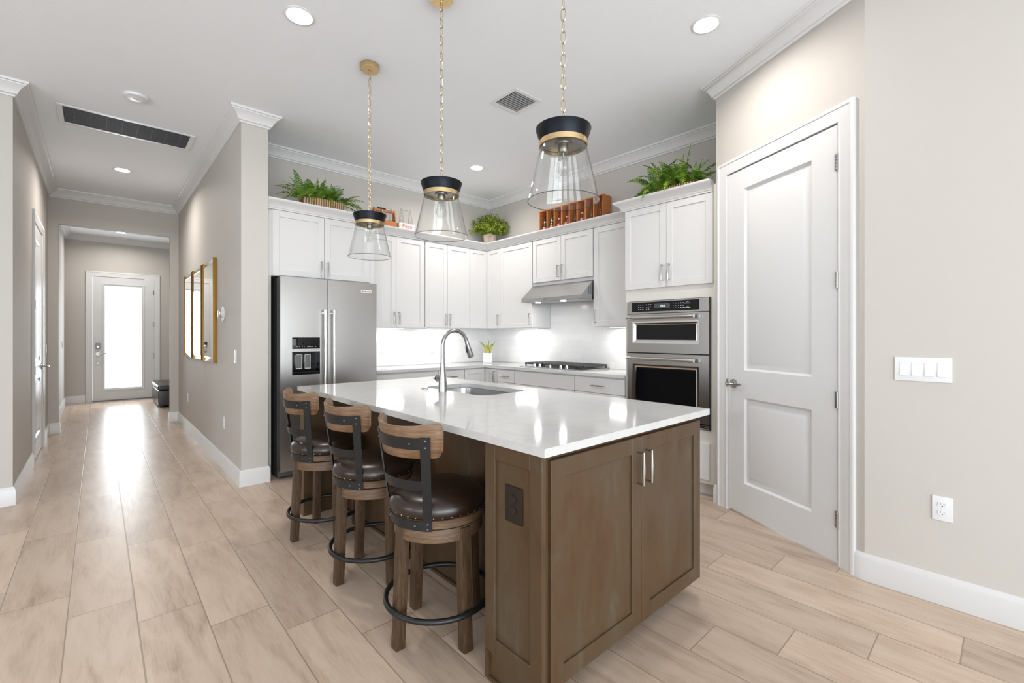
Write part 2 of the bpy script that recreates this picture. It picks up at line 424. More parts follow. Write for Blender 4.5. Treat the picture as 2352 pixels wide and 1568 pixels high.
wall('wall_west', (-4.5, 5.07), (-4.5, -4.5), [(5.07 - y - 0.85, 5.07 - y + 0.85, 0.65, 2.45) for y in (2.9, 0.2, -2.6)])
wall('wall_foyer_right', (1.6, 8.50), (1.6, 11.85))
wall('wall_entry', (1.72, 11.85), (-0.575, 11.85), [(1.72 - 0.86, 1.72 + 0.085, 0, 2.43)])
wall('wall_foyer_left', (-0.455, 11.85), (-0.455, 8.50))
# sliding doors and windows behind the camera (frames and panes)
for k, x in enumerate(SL):
    g = G()
    for xx in (x - 1.05, x, x + 1.05): g.box(xx - 0.035, xx + 0.035, -4.60, -4.53, 0.02, 2.45)
    g.box(x - 1.08, x + 1.08, -4.60, -4.53, 0.02, 0.10).box(x - 1.08, x + 1.08, -4.60, -4.53, 2.37, 2.45)
    o = struct('door_%d' % (k + 4), g, M_TRIM)
    G().box(x - 1.04, x + 1.04, -4.57, -4.564, 0.08, 2.39).build('pane', M_GLASS, o)
for k, y in enumerate((-2.6, 0.2, 2.9)):
    g = G()
    for yy in (y - 0.82, y, y + 0.82): g.box(-4.60, -4.53, yy - 0.03, yy + 0.03, 0.65, 2.45)
    g.box(-4.60, -4.53, y - 0.85, y + 0.85, 0.65, 0.71).box(-4.60, -4.53, y - 0.85, y + 0.85, 2.39, 2.45).box(-4.60, -4.53, y - 0.85, y + 0.85, 1.53, 1.57)
    o = struct('window_%d' % (k + 1), g, M_TRIM)
    G().box(-4.57, -4.564, y - 0.83, y + 0.83, 0.68, 2.42).build('pane', M_GLASS, o)
# crown moulding and baseboards
CROWN = [(0, -0.108), (0.012, -0.108), (0.014, -0.098), (0.020, -0.092), (0.026, -0.090), (0.030, -0.080), (0.040, -0.060), (0.055, -0.042),
         (0.070, -0.030), (0.076, -0.026), (0.078, -0.020), (0.088, -0.016), (0.092, -0.008), (0.092, 0), (0, 0)]
MAIN = [(-4.5, -4.5), (2.972, -4.5), (2.972, 0.508), (3.492, 1.508), (4.17, 1.508), (4.17, 5.03), (1.10, 5.03), (1.10, 4.375), (0.894, 4.375),
        (0.894, 8.39), (-0.475, 8.39), (-0.475, 5.07), (-4.5, 5.07)]
struct('trim_1', G().sweep(CROWN, MAIN, CZ, True), M_TRIM)
struct('trim_2', G().sweep(CROWN, [(1.6, 8.50), (1.6, 11.85), (-0.455, 11.85), (-0.455, 8.50)], CZ, True), M_TRIM)
BASE = [(0, 0), (0.016, 0), (0.016, 0.112), (0.0135, 0.118), (0.0125, 0.124), (0.008, 0.132), (0.006, 0.138), (0, 0.138)]
def baseboard(side, path): struct('baseboard_' + side, G().sweep(BASE, path, 0), M_TRIM)
baseboard('right', [(2.972, -4.45), (2.972, 0.508), pw(1.080)])
baseboard('pantry', [pw(0.030), PA[:], (3.545, 1.508)])
baseboard('hall_right', [(1.10, 4.43), (1.10, 4.375), (0.894, 4.375), (0.894, 8.39), (0.792, 8.39), (0.792, 8.498)])
baseboard('hall_left', [(-0.383, 8.498), (-0.383, 8.39), (-0.475, 8.39), (-0.475, 7.55)])
baseboard('left', [(-0.475, 6.42), (-0.475, 5.07), (-4.45, 5.07)])
baseboard('foyer_left', [(-0.18, 11.85), (-0.455, 11.85), (-0.455, 8.51)])
baseboard('foyer_right', [(1.6, 8.51), (1.6, 11.85), (0.94, 11.85)])

def casing(name, loc, rz, x0, x1, zt, w=0.095):
    """Stepped door casing around x0..x1 (inner edges of the jamb), local frame: wall face y=0, room at -y."""
    g = G()
    prof = [(0.0, 0.0), (0.0, 0.011), (0.004, 0.013), (0.010, 0.013), (0.014, 0.0105), (0.020, 0.0105), (0.040, 0.0135), (w - 0.030, 0.0155), (w - 0.024, 0.0155),
            (w - 0.020, 0.020), (w - 0.006, 0.021), (w, 0.018), (w, 0.0)]
    g.sweep(prof, [(x0, 0.0), (x0, zt), (x1, zt), (x1, 0.0)], 0.0)
    g.xf(Matrix(((1, 0, 0, 0), (0, 0, -1, 0), (0, 1, 0, 0), (0, 0, 0, 1))))
    g.box(x0 - 0.010, x0 - 0.0005, -0.0105, 0.11, 0, zt + 0.010); g.box(x1 + 0.0005, x1 + 0.010, -0.0105, 0.11, 0, zt + 0.010); g.box(x0 - 0.0005, x1 + 0.0005, -0.0105, 0.11, zt + 0.0005, zt + 0.010)
    o = struct(name, g.xf(tr(loc[0], loc[1], 0) @ rotz(rz)), M_TRIM)
    return o
def panel_door(name, loc, rz, x0, x1, z0, z1, panels, y=0.0):
    g = G(); t = 0.036
    xs = sorted({p[0] for p in panels} | {p[1] for p in panels})
    px0, px1 = xs[0], xs[-1]
    g.box(x0, px0, y, y + t, z0, z1); g.box(px1, x1, y, y + t, z0, z1)
    zz = z0
    for p in sorted(panels, key=lambda p: p[2]):
        g.box(px0, px1, y, y + t, zz, p[2]); zz = p[3]
        def R(i, yy): return [(p[0] + i, y + yy, p[2] + i), (p[1] - i, y + yy, p[2] + i), (p[1] - i, y + yy, p[3] - i), (p[0] + i, y + yy, p[3] - i)]
        g.ring_loft([R(0, 0.0), R(0.003, 0.004), R(0.014, 0.014), R(0.022, 0.015), R(0.056, 0.003), R(0.060, 0.002)], True, False, True)
        g.box(p[0], p[1], y + 0.02, y + t, p[2], p[3])
    g.box(px0, px1, y, y + t, zz, z1)
    g.box(x0 - 0.006, x1 + 0.006, y + t + 0.001, y + t + 0.012, z0, z1 + 0.006)
    o = struct(name, g, M_DOOR, fix=True)
    o.location = (loc[0], loc[1], 0); o.rotation_euler = (0, 0, rz)
    return o
def lever(parent, x, y, z, side, mat=None):
    """Rosette and horizontal lever; side = +1 points to +x."""
    g = G(); mat = mat or M_NICKEL
    g.cyl((x, y, z), (x, y - 0.008, z), 0.033, 0.031, 28).cyl((x, y - 0.008, z), (x, y - 0.014, z), 0.028, 0.022, 28)
    g.cyl((x, y - 0.01, z), (x, y - 0.052, z), 0.011, 0.011, 16)
    g.tube([(x - side * 0.012, y - 0.055, z), (x + side * 0.01, y - 0.057, z), (x + side * 0.06, y - 0.055, z + 0.002), (x + side * 0.10, y - 0.050, z + 0.004), (x + side * 0.115, y - 0.046, z + 0.005)],
           [0.011, 0.012, 0.009, 0.008, 0.006], 12)
    return g.build('door_lever', mat, parent)
def hinge(parent, x, y, z, h=0.09):
    g = G()
    for k in range(5): g.cyl((x, y, z - h / 2 + k * h / 5 + 0.001), (x, y, z - h / 2 + (k + 1) * h / 5 - 0.001), 0.007, None, 12)
    g.box(x - 0.016, x + 0.003, y + 0.003, y + 0.006, z - h / 2, z + h / 2)
    return g.build('hinge', M_NICKEL, parent)

# door_1: the pantry door
casing('trim_3', PA, PRZ, 0.128, 0.988, 2.460)
PL_ = (PA.x, PA.y)
dr = panel_door('door_1', PL_, PRZ, 0.134, 0.981, 0.022, 2.452, [(0.291, 0.820, 0.238, 0.841), (0.291, 0.820, 1.035, 2.314)], -0.004)
lever(dr, 0.192, -0.004, 0.932, 1)
G().box(0.126, 0.1345, -0.013, 0.0, 0.905, 0.96).build('latch_plate', M_NICKEL, dr)
for z in (2.243, 1.589, 0.920, 0.257): hinge(dr, 0.984, -0.012, z)
# door_3: the closet door in the hall
casing('trim_4', (-0.475, 0), PI / 2, 6.525, 7.445, 2.425)
dr = panel_door('door_3', (-0.475, 0), PI / 2, 6.530, 7.440, 0.012, 2.420, [(6.68, 7.29, 0.22, 0.82), (6.68, 7.29, 1.00, 2.28)], -0.002)
lever(dr, 7.375, -0.002, 0.93, -1)
for z in (2.20, 1.585, 0.93, 0.25): hinge(dr, 6.527, -0.010, z)
# door_2: the glazed entry door
casing('trim_5', (0, 11.85), 0, -0.078, 0.853, 2.420)
g = G(); y0 = -0.002
g.box(-0.0765, 0.055, y0, 0.04, 0.018, 2.418).box(0.700, 0.8515, y0, 0.04, 0.018, 2.412).box(0.055, 0.700, y0, 0.04, 0.018, 0.200).box(0.055, 0.700, y0, 0.04, 2.292, 2.418)
def R(i, yy): return [(0.055 + i, yy, 0.200 + i), (0.700 - i, yy, 0.200 + i), (0.700 - i, yy, 2.292 - i), (0.055 + i, yy, 2.292 - i)]
g.ring_loft([R(0, y0), R(0.004, y0 - 0.010), R(0.018, y0 - 0.010), R(0.034, y0 + 0.002), R(0.044, y0 + 0.006), R(0.044, 0.04)], True, False, False)
dr = struct('door_2', g, M_DOOR); dr.location = (0, 11.85, 0)
mg = bpy.data.materials.new('frosted_glass'); mg.use_nodes = True; n_ = N(mg); mg.node_tree.nodes.remove(n_.b)
_tr = n_.node('ShaderNodeBsdfTransparent'); _tl = n_.node('ShaderNodeBsdfTranslucent'); _tl.inputs[0].default_value = (0.9, 0.9, 0.9, 1)
_mx = n_.node('ShaderNodeMixShader'); _mx.inputs[0].default_value = 0.25; n_.link(_tr.outputs[0], _mx.inputs[1]); n_.link(_tl.outputs[0], _mx.inputs[2])
n_.link(_mx.outputs[0], mg.node_tree.nodes['Material Output'].inputs[0])
G().box(0.095, 0.660, 0.012, 0.018, 0.240, 2.252).build('glass_pane', mg, dr)
M_CAME = principled('etched_line', (0.80, 0.81, 0.82), 0.5)
g = G()
for z in (0.648, 1.047, 1.446, 1.845): g.box(0.097, 0.658, 0.009, 0.012, z - 0.0022, z + 0.0022)
for x in (0.245, 0.300): g.box(x - 0.002, x + 0.002, 0.009, 0.012, 0.245, 2.245)
g.build('glass_came', M_CAME, dr)
g = G().box(-0.033, 0.030, -0.030, y0, 1.022, 1.132, 0.008, 2); dl = g.build('deadbolt', M_NICKEL, dr)
G().box(-0.029, 0.026, -0.033, -0.029, 1.072, 1.128, 0.004).build('keypad', M_BGLASS, dl, label='dark keypad cover')
lever(dr, 0.000, y0, 0.925, 1)
G().cyl((0.0, y0, 0.742), (0.0, -0.008, 0.742), 0.010, None, 16).build('viewer', M_NICKEL, dr)
for z in (2.157, 1.513, 0.868): hinge(dr, 0.849, -0.010, z)
G().box(-0.078, 0.853, -0.02, 0.08, 0.0, 0.016).build('threshold', M_STEEL_D, dr)
# ------------------------------------------------------------------ kitchen cabinets
RZ_B, RZ_O = 0.0, -PI / 2            # facing the camera side (-Y) / facing the hall side (-X)
def pull(g, x, z, vertical, L=0.128, y=-0.02):
    """Slim bow pull standing 30 mm off the front; centre (x, z)."""
    h = L / 2; s = 0.030
    if vertical:
        for q in (-1, 1): g.cyl((x, y, z + q * h), (x, y - s, z + q * h), 0.0042, None, 10)
        g.tube([(x, y - s, z - h - 0.004), (x, y - s, z - h * 0.6), (x, y - s, z), (x, y - s, z + h * 0.6), (x, y - s, z + h + 0.004)], [0.0046, 0.0058, 0.0076, 0.0058, 0.0046], 10)
    else:
        for q in (-1, 1): g.cyl((x + q * h, y, z), (x + q * h, y - s, z), 0.0042, None, 10)
        g.tube([(x - h - 0.004, y - s, z), (x - h * 0.6, y - s, z), (x, y - s, z), (x + h * 0.6, y - s, z), (x + h + 0.004, y - s, z)], [0.0046, 0.0058, 0.0076, 0.0058, 0.0046], 10)
    return g
def shaker(x0, x1, z0, z1, rail=0.057, y=0.0, t=0.020, m=None):
    g = G(); rc = 0.008
    g.box(x0, x0 + rail, y - t, y, z0, z1, 0.0015).box(x1 - rail, x1, y - t, y, z0, z1, 0.0015)
    g.box(x0 + rail, x1 - rail, y - t, y, z0, z0 + rail, 0.0015).box(x0 + rail, x1 - rail, y - t, y, z1 - rail, z1, 0.0015)
    g.box(x0 + rail - 0.002, x1 - rail + 0.002, y - t + rc, y - 0.002, z0 + rail - 0.002, z1 - rail + 0.002)
    if m is not None: g.xf(m)
    return g
def add_front(parent, kind, x0, x1, z0, z1, hd=None, mat=None, m=None, rail=0.057):
    if kind == 'door': o = shaker(x0, x1, z0, z1, rail, m=m).build('door', mat or M_CAB, parent)
    else:
        g = G().box(x0, x1, -0.020, 0, z0, z1, 0.002)
        if m is not None: g.xf(m)
        o = g.build('drawer', mat or M_CAB, parent)
    if hd:
        g = pull(G(), hd[1], hd[2], hd[0] == 'v')
        if m is not None: g.xf(m)
        g.build('handle', M_NICKEL, o, label='satin nickel bow pull')
    return o
def led_bar(parent, x0, x1, y, z):
    """Slim light bar under an upper cabinet, local frame; the lamp shines down."""
    g = G().box(x0, x1, y - 0.012, y + 0.012, z - 0.010, z - 0.0005); b = g.build('light_bar', M_PLASTIC, parent)
    G().box(x0 + 0.005, x1 - 0.005, y - 0.009, y + 0.009, z - 0.0115, z - 0.0100).build('lit_strip', M_LEDS, b)
    area('cabinet_light', ((x0 + x1) / 2, y, z - 0.014), (0, 0, 0), x1 - x0, 0.018, UNDERCAB_W, (1.0, 0.98, 0.95), parent=parent)
UB, UT, UC = 1.372, 2.405, 2.470          # upper cabinets: bottom, door top, carcass top (hidden by the crown)
HZ = 1.478
def upper(label, loc, rz, w, z0, doors, depth=0.305, leds=(), group='white wall cabinets'):
    t = thing('wall_cabinet', label, 'cabinet', (loc[0], loc[1], 0), rz, group)
    G().box(0.0008, w - 0.0008, 0, depth, z0, UC, 0.001).build('cabinet_body', M_CAB, t)
    for d in doors: add_front(t, 'door', *d)
    for l in leds: led_bar(t, l[0], l[1], 0.17, z0)
    return t
g2 = 0.0015
# over the fridge
t = upper('white double-door cabinet directly above the steel fridge', (1.1, 4.440), RZ_B, 1.020, 1.815,
          [(0.047, 0.500, 1.822, UT, ('v', 0.472, 1.912)), (0.503, 0.960, 1.822, UT, ('v', 0.531, 1.912))], depth=0.585)
G().box(0.0015, 0.038, -0.010, 0.585, 0.0, 1.8145).build('side_panel', M_WALL, t, label='beige filler strip beside the fridge')
G().box(0.990, 1.0185, 0.0, 0.585, 0.0, 1.8145).build('side_panel', M_CAB, t)
# along the back wall, from the fridge to the corner
upper('white two-door wall cabinet next to the fridge, behind the farthest pendant', (2.1225, 4.72), RZ_B, 0.761, UB,
      [(0.006, 0.383, UB + g2, UT, ('v', 0.354, HZ)), (0.387, 0.755, UB + g2, UT, ('v', 0.417, HZ))], leds=[(0.18, 0.58)])
upper('white two-door wall cabinet on the back wall beside the corner cabinet', (2.885, 4.72), RZ_B, 0.674, UB,
      [(0.006, 0.322, UB + g2, UT, ('v', 0.294, HZ)), (0.326, 0.668, UB + g2, UT, ('v', 0.355, HZ))], leds=[(0.14, 0.54)])
# corner cabinet with a folding door
t = thing('wall_cabinet', 'white L-shaped corner wall cabinet above the small snake plant', 'cabinet', (3.56, 4.72, 0), 0, 'white wall cabinets')
G().prism([(0.001, 0), (0.300, 0), (0.300, -0.282), (0.605, -0.282), (0.605, 0.305), (0.001, 0.305)], UB, UC).build('cabinet_body', M_CAB, t)
add_front(t, 'door', 0.003, 0.277, UB + g2, UT, rail=0.050)
add_front(t, 'door', 0.022, 0.282, UB + g2, UT, ('v', 0.256, HZ), m=tr(0.300, 0.0, 0) @ rotz(RZ_O), rail=0.050)
# along the oven wall
upper('white single-door wall cabinet between the corner cabinet and the range hood', (3.86, 4.4360), RZ_O, 0.594, UB,
      [(0.006, 0.587, UB + g2, UT, ('v', 0.560, HZ))], leds=[(0.10, 0.50)])
upper('short white two-door wall cabinet above the steel range hood', (3.86, 3.8405), RZ_O, 0.900, 1.900,
      [(0.006, 0.447, 1.904, UT, ('v', 0.418, 2.005)), (0.451, 0.893, 1.904, UT, ('v', 0.481, 2.005))])
upper('white single-door wall cabinet between the range hood and the oven tower', (3.86, 2.9390), RZ_O, 0.574, UB,
      [(0.006, 0.571, UB + g2, UT, ('v', 0.033, HZ))], leds=[(0.08, 0.44)])
# oven tower
t = thing('oven_cabinet', 'tall white oven tower cabinet against the angled pantry wall', 'cabinet', (3.575, 2.3625, 0), RZ_O)
g = G().box(0.001, 0.8035, 0.0, 0.585, 1.585, UC).box(0.001, 0.8035, 0.0, 0.585, 0.10, 0.523)
g.box(0.001, 0.034, 0, 0.585, 0.523, 1.585).box(0.780, 0.8035, 0, 0.585, 0.523, 1.585).box(0.001, 0.8035, 0.56, 0.585, 0.523, 1.585)
g.build('cabinet_body', M_CREAM, t)
G().box(0.004, 0.8025, 0.055, 0.57, 0.0, 0.0995).build('toe_kick', M_CAB, t)
G().box(0.8040, 0.8530, 0.0, 0.020, 0.10, UC).build('filler_strip', M_CREAM, t)
add_front(t, 'door', 0.003, 0.406, 1.692, UT, ('v', 0.376, 1.815)); add_front(t, 'door', 0.409, 0.8025, 1.692, UT, ('v', 0.439, 1.815))
add_front(t, 'drawer', 0.003, 0.775, 0.135, 0.425, ('h', 0.39, 0.28))
# crown along the tops of all the wall cabinets
CABC = [(0.000, 0.000), (0.026, 0.000), (0.028, 0.012), (0.034, 0.016), (0.036, 0.024), (0.044, 0.038), (0.060, 0.054), (0.074, 0.062), (0.078, 0.066), (0.084, 0.070), (0.088, 0.078), (0.088, 0.088), (0.000, 0.088)]
g = G().sweep(CABC, [(3.5745, 1.5585), (3.5745, 2.3630), (3.8595, 2.3630), (3.8595, 4.7195), (2.1215, 4.7195), (2.1215, 4.4395), (1.1020, 4.4395)], UT + 0.002)
tag(g.build('cabinet_crown', M_CAB), 'continuous white crown moulding along the tops of the white wall cabinets', 'crown moulding')

# ------------------------------------------------------------------ base cabinets (fronts Y 4.41 / X 3.57)
BT = 0.882
def base(label, loc, rz, w, fronts, depth=0.572):
    t = thing('base_cabinet', label, 'cabinet', (loc[0], loc[1], 0), rz, 'white base cabinets')
    G().box(0.0008, w - 0.0008, 0, depth, 0.10, BT).build('cabinet_body', M_CAB, t)
    G().box(0.002, w - 0.002, 0.07, depth, 0.0, 0.0995).build('toe_kick', M_CAB, t)
    for f in fronts: add_front(t, *f)
    return t
D0, D1 = 0.722, 0.868
base('white base cabinet with one wide drawer beside the fridge', (2.1225, 4.43), RZ_B, 0.761,
     [('drawer', 0.003, 0.758, D0, D1, ('h', 0.38, 0.795)), ('door', 0.003, 0.379, 0.11, D0 - 0.004, ('v', 0.35, 0.62)), ('door', 0.382, 0.758, 0.11, D0 - 0.004, ('v', 0.412, 0.62))])
base('narrow white drawer base cabinet on the back wall behind the faucet', (2.885, 4.43), RZ_B, 0.374,
     [('drawer', 0.003, 0.371, D0, D1, ('h', 0.187, 0.795)), ('door', 0.003, 0.371, 0.11, D0 - 0.004, ('v', 0.34, 0.62))])
t = thing('base_cabinet', 'white L-shaped corner base cabinet with one upright pull under the corner worktop', 'cabinet', (3.26, 4.43, 0), 0, 'white base cabinets')
G().prism([(0.001, 0), (0.330, 0), (0.330, -0.248), (0.900, -0.248), (0.900, 0.585), (0.001, 0.585)], 0.10, BT).build('cabinet_body', M_CAB, t)
G().prism([(0.002, 0.07), (0.40, 0.07), (0.40, -0.246), (0.900, -0.246), (0.900, 0.585), (0.002, 0.585)], 0.0, 0.0995).build('toe_kick', M_CAB, t)
add_front(t, 'door', 0.003, 0.306, 0.11, D1)
add_front(t, 'door', 0.022, 0.247, 0.11, D1, ('v', 0.215, 0.78), m=tr(0.330, 0, 0) @ rotz(RZ_O), rail=0.050)
base('narrow white drawer base cabinet between the corner and the cooktop', (3.59, 4.180), RZ_O, 0.312,
     [('drawer', 0.003, 0.309, D0, D1, ('h', 0.156, 0.795)), ('drawer', 0.003, 0.309, 0.42, D0 - 0.004, ('h', 0.156, 0.57)), ('drawer', 0.003, 0.309, 0.11, 0.416, ('h', 0.156, 0.26))])
base('white base cabinet with a plain front panel under the gas cooktop', (3.59, 3.867), RZ_O, 0.898,
     [('drawer', 0.003, 0.895, D0, D1), ('door', 0.003, 0.447, 0.11, D0 - 0.004, ('v', 0.417, 0.62)), ('door', 0.450, 0.895, 0.11, D0 - 0.004, ('v', 0.48, 0.62))])
base('white three-drawer base cabinet between the cooktop and the oven tower', (3.59, 2.968), RZ_O, 0.602,
     [('drawer', 0.003, 0.592, D0, D1, ('h', 0.298, 0.795)), ('drawer', 0.003, 0.592, 0.42, D0 - 0.004, ('h', 0.298, 0.57)), ('drawer', 0.003, 0.592, 0.11, 0.416, ('h', 0.298, 0.26))])
g = G().prism([(2.1220, 4.390), (3.550, 4.390), (3.550, 2.3665), (4.160, 2.3665), (4.160, 5.020), (2.1220, 5.020)], BT + 0.002, 0.914, 0.003)
tag(g.build('countertop', M_QUARTZ), 'L-shaped white quartz worktop along the back and oven walls', 'countertop')
# tiled backsplash
struct('wall_backsplash', G().box(2.1230, 4.1605, 5.0205, 5.0295, 0.9145, UB - 0.0005), M_TILE_X)
struct('wall_backsplash_side', G().box(4.1605, 4.1695, 2.3655, 5.0200, 0.9145, 1.372).box(4.1605, 4.1695, 2.941, 3.839, 1.372, 1.899), M_TILE_Y)

# ------------------------------------------------------------------ refrigerator
t = thing('refrigerator', 'stainless side-by-side refrigerator with ice and water dispenser', 'refrigerator', (1.180, 4.305, 0))
FW = 0.900
G().box(0.0, FW, 0.075, 0.69, 0.012, 1.795, 0.004).build('refrigerator_body', M_STEEL_D, t, label='dark grey casing')
def fr_rim(g, x0, x1, z0, z1, hole=None):
    if not hole: g.box(x0, x1, 0.0, 0.066, z0, z1, 0.006, 3); return
    hx0, hx1, hz0, hz1 = hole
    g.box(x0, hx0, 0, 0.066, z0, z1).box(hx1, x1, 0, 0.066, z0, z1).box(hx0, hx1, 0, 0.066, z0, hz0).box(hx0, hx1, 0, 0.066, hz1, z1)
SPL = 0.412
H = (0.098, 0.340, 0.925, 1.133)
g = G(); fr_rim(g, 0.0, SPL - 0.002, 0.075, 1.800, H); dl = g.build('freezer_door', M_STEEL_V, t)
g = G(); fr_rim(g, SPL + 0.002, FW, 0.075, 1.800); drr = g.build('fridge_door', M_STEEL_V, t)
G().box(0.004, FW - 0.004, 0.067, 0.0745, 0.08, 1.795).build('door_gasket', M_GAP, t)
def bar_handle(parent, p0, p1, off, r=0.0125, mat=M_BARH):
    """Round bar with stepped ends on two posts; off = vector from face to bar axis."""
    p0, p1, off = Vector(p0), Vector(p1), Vector(off); d = (p1 - p0).normalized(); g = G()
    a, b = p0 + off, p1 + off
    g.cyl(a, b, r, None, 20)
    for q, sgn in ((a, 1), (b, -1)):
        g.cyl(q - d * sgn * 0.016, q + d * sgn * 0.026, r * 1.28, None, 20)
    for q in (p0 + d * 0.012, p1 - d * 0.012): g.cyl(q, q + off, r * 0.85, None, 14)
    return g.build('handle', mat, parent)
bar_handle(dl, (SPL - 0.038, 0, 0.50), (SPL - 0.038, 0, 1.50), (0, -0.052, 0))
bar_handle(drr, (SPL + 0.044, 0, 0.50), (SPL + 0.044, 0, 1.50), (0, -0.052, 0))
G().box(H[0], H[1], -0.003, 0.004, 1.158, 1.262, 0.003, 2).build('control_panel', M_BGLASS, dl)
for k, w in enumerate((0.022, 0.006, 0.012, 0.004, 0.030, 0.020, 0.012, 0.016)):
    x = H[0] + 0.035 + k * 0.023; G().box(x, x + w * 0.7, -0.0042, -0.003, 1.176, 1.179).build('legend', M_PRINT, dl)
g = G().box(H[0], H[1], 0.055, 0.064, H[2], H[3]).box(H[0], H[0] + 0.004, -0.002, 0.06, H[2], H[3]).box(H[1] - 0.004, H[1], -0.002, 0.06, H[2], H[3])
g.box(H[0], H[1], -0.002, 0.06, H[3] - 0.004, H[3]).box(H[0], H[1], -0.002, 0.06, H[2], H[2] + 0.018, 0.003)
dp = g.build('dispenser_recess', M_BGLASS, dl)
for x in (0.140, 0.218):
    pd = G().box(x, x + 0.044, 0.030, 0.036, 0.985, 1.103, 0.003).build('dispenser_paddle', M_STEEL_D, dl)
    g = G().box(x - 0.003, x, 0.028, 0.038, 0.985, 1.106).box(x + 0.044, x + 0.047, 0.028, 0.038, 0.985, 1.106).box(x - 0.003, x + 0.047, 0.028, 0.038, 1.103, 1.107).box(x - 0.003, x + 0.047, 0.024, 0.040, 0.976, 0.985)
    g.build('paddle_frame', M_CHROME, dl)
bd = G().box(0.735, 0.850, -0.004, 0.0005, 1.702, 1.732, 0.001).build('badge', M_SIGN, drr)
G().text('KitchenAid', 0.021, tr(0.7925, -0.0046, 1.717) @ Matrix.Rotation(PI / 2, 4, 'X')).build('badge_lettering', M_INK, drr)
g = G().box(0.01, FW - 0.01, 0.07, 0.12, 0.018, 0.070); g.build('kick_grille', M_STEEL_D, t)
for x in (0.035, FW - 0.035): G().cyl((x - 0.012, 0.10, 0.018), (x + 0.012, 0.10, 0.018), 0.018, None, 18).build('roller', M_BLACKM, t)

# ------------------------------------------------------------------ wall oven with microwave
t = thing('wall_oven', 'stainless built-in microwave and wall oven stacked in the tall white cabinet', 'oven', (3.575, 2.327, 0), RZ_O)
OW = 0.742
G().box(0.004, OW - 0.004, 0.002, 0.55, 0.527, 1.580).build('oven_body', M_BPLAST, t)
def oven_door(name, z0, z1, win, hz):
    g = G(); y = -0.030
    x0, x1, w0, w1 = win
    g.box(0, x0, y, -0.001, z0, z1).box(x1, OW, y, -0.001, z0, z1).box(x0, x1, y, -0.001, z0, w0).box(x0, x1, y, -0.001, w1, z1)
    d = g.build(name, M_STEEL_V, t)
    g = G()
    g.ring_loft([[(x0 + i, yy, w0 + i), (x1 - i, yy, w0 + i), (x1 - i, yy, w1 - i), (x0 + i, yy, w1 - i)] for i, yy in ((0, y - 0.002), (0.006, y - 0.002), (0.030, y + 0.012), (0.030, -0.004))], True, False, False)
    g.build('window_trim', M_CHROME, d)
    G().box(x0 + 0.022, x1 - 0.022, y + 0.014, -0.003, w0 + 0.022, w1 - 0.022).build('oven_window', M_BGLASS, d)
    bar_handle(d, (0.045, y, hz), (OW - 0.115, y, hz), (0, -0.048, 0), 0.0135)
    G().box(OW - 0.082, OW - 0.050, y - 0.0015, y + 0.002, hz - 0.014, hz + 0.014, 0.001).build('door_emblem', M_STEEL, d)
    return d
cp = G().box(0, OW, -0.030, -0.001, 1.472, 1.580).build('control_fascia', M_STEEL_V, t)
G().box(0.048, OW - 0.078, -0.0325, -0.028, 1.487, 1.570, 0.001).build('display_glass', M_BGLASS, cp)
G().box(0.268, 0.415, -0.0332, -0.0324, 1.512, 1.553).build('clock_screen', principled('lcd_grey', (0.06, 0.065, 0.075), 0.25), cp)
M_GLOW = emit('clock_glow', (0.85, 0.93, 1.0), 1.6)
G().text('05:1', 0.026, tr(0.350, -0.0336, 1.530) @ Matrix.Rotation(PI / 2, 4, 'X')).build('clock_digits', M_GLOW, cp)
g = G()
def dots(xs, zs, w, h):
    for x in xs:
        for z in zs: g.box(x - w / 2, x + w / 2, -0.0332, -0.0324, z - h / 2, z + h / 2)
dots((0.118, 0.138, 0.158), (1.508, 1.528, 1.548), 0.011, 0.004)
dots((0.196, 0.216), (1.508, 1.528, 1.548), 0.011, 0.005); dots((0.236,), (1.528, 1.548), 0.008, 0.004)
dots((0.444, 0.466, 0.488), (1.508, 1.528, 1.548), 0.003, 0.006); dots((0.510, 0.532), (1.508, 1.528, 1.548), 0.010, 0.006)
dots((0.566,), (1.506, 1.544), 0.050, 0.004); dots((0.566,), (1.516, 1.554), 0.024, 0.002)
g.build('button_print', M_PRINT, cp)
oven_door('microwave_door', 1.131, 1.467, (0.052, OW - 0.080, 1.212, 1.402), 1.436)
oven_door('oven_door', 0.575, 1.121, (0.052, OW - 0.080, 0.640, 1.030), 1.078)
g = G()
for z in (0.533, 0.545, 0.557): g.box(0.0, OW, -0.026, -0.001, z, z + 0.008, 0.002)
g.build('vent_trim', M_CHROME, t)
for x in (OW, -0.006): G().box(x, x + 0.006, -0.022, -0.001, 0.527, 1.580).build('side_trim', M_BPLAST, t)

# ------------------------------------------------------------------ range hood, cooktop
t = thing('range_hood', 'stainless under-cabinet range hood over the gas cooktop', 'range hood', (3.655, 3.8375, 0), RZ_O)
HW = 0.894
g = G()
prof = [(0.0, 1.663), (0.0, 1.700), (0.185, 1.862), (0.300, 1.862), (0.300, 1.663)]
g.ring_loft([[(x, y, z) for y, z in prof] for x in (0.0, HW)]) 
g.build('hood_canopy', M_STEEL, t)
G().box(0.003, HW - 0.003, 0.210, 0.298, 1.8625, 1.8985).build('mounting_strip', M_CAB, t)
G().box(0.02, HW - 0.02, 0.03, 0.28, 1.658, 1.6628).build('filter_panel', M_STEEL, t)
for x in (0.20, 0.58):
    G().cyl((x, 0.075, 1.6578), (x, 0.075, 1.651), 0.034, 0.031, 24).build('hood_lamp', M_LENS, t)
    area('hood_light', (x, 0.075, 1.645), (0, 0, 0), 0.05, 0.05, 1.2, (1, 0.98, 0.95), parent=t, shape='DISK')
g = G()
for k in range(5): g.cyl((0.355 + k * 0.014, 0.002, 1.682), (0.355 + k * 0.014, -0.004, 1.682), 0.0045, None, 12)
g.build('push_buttons', M_BPLAST, t)
g = G()
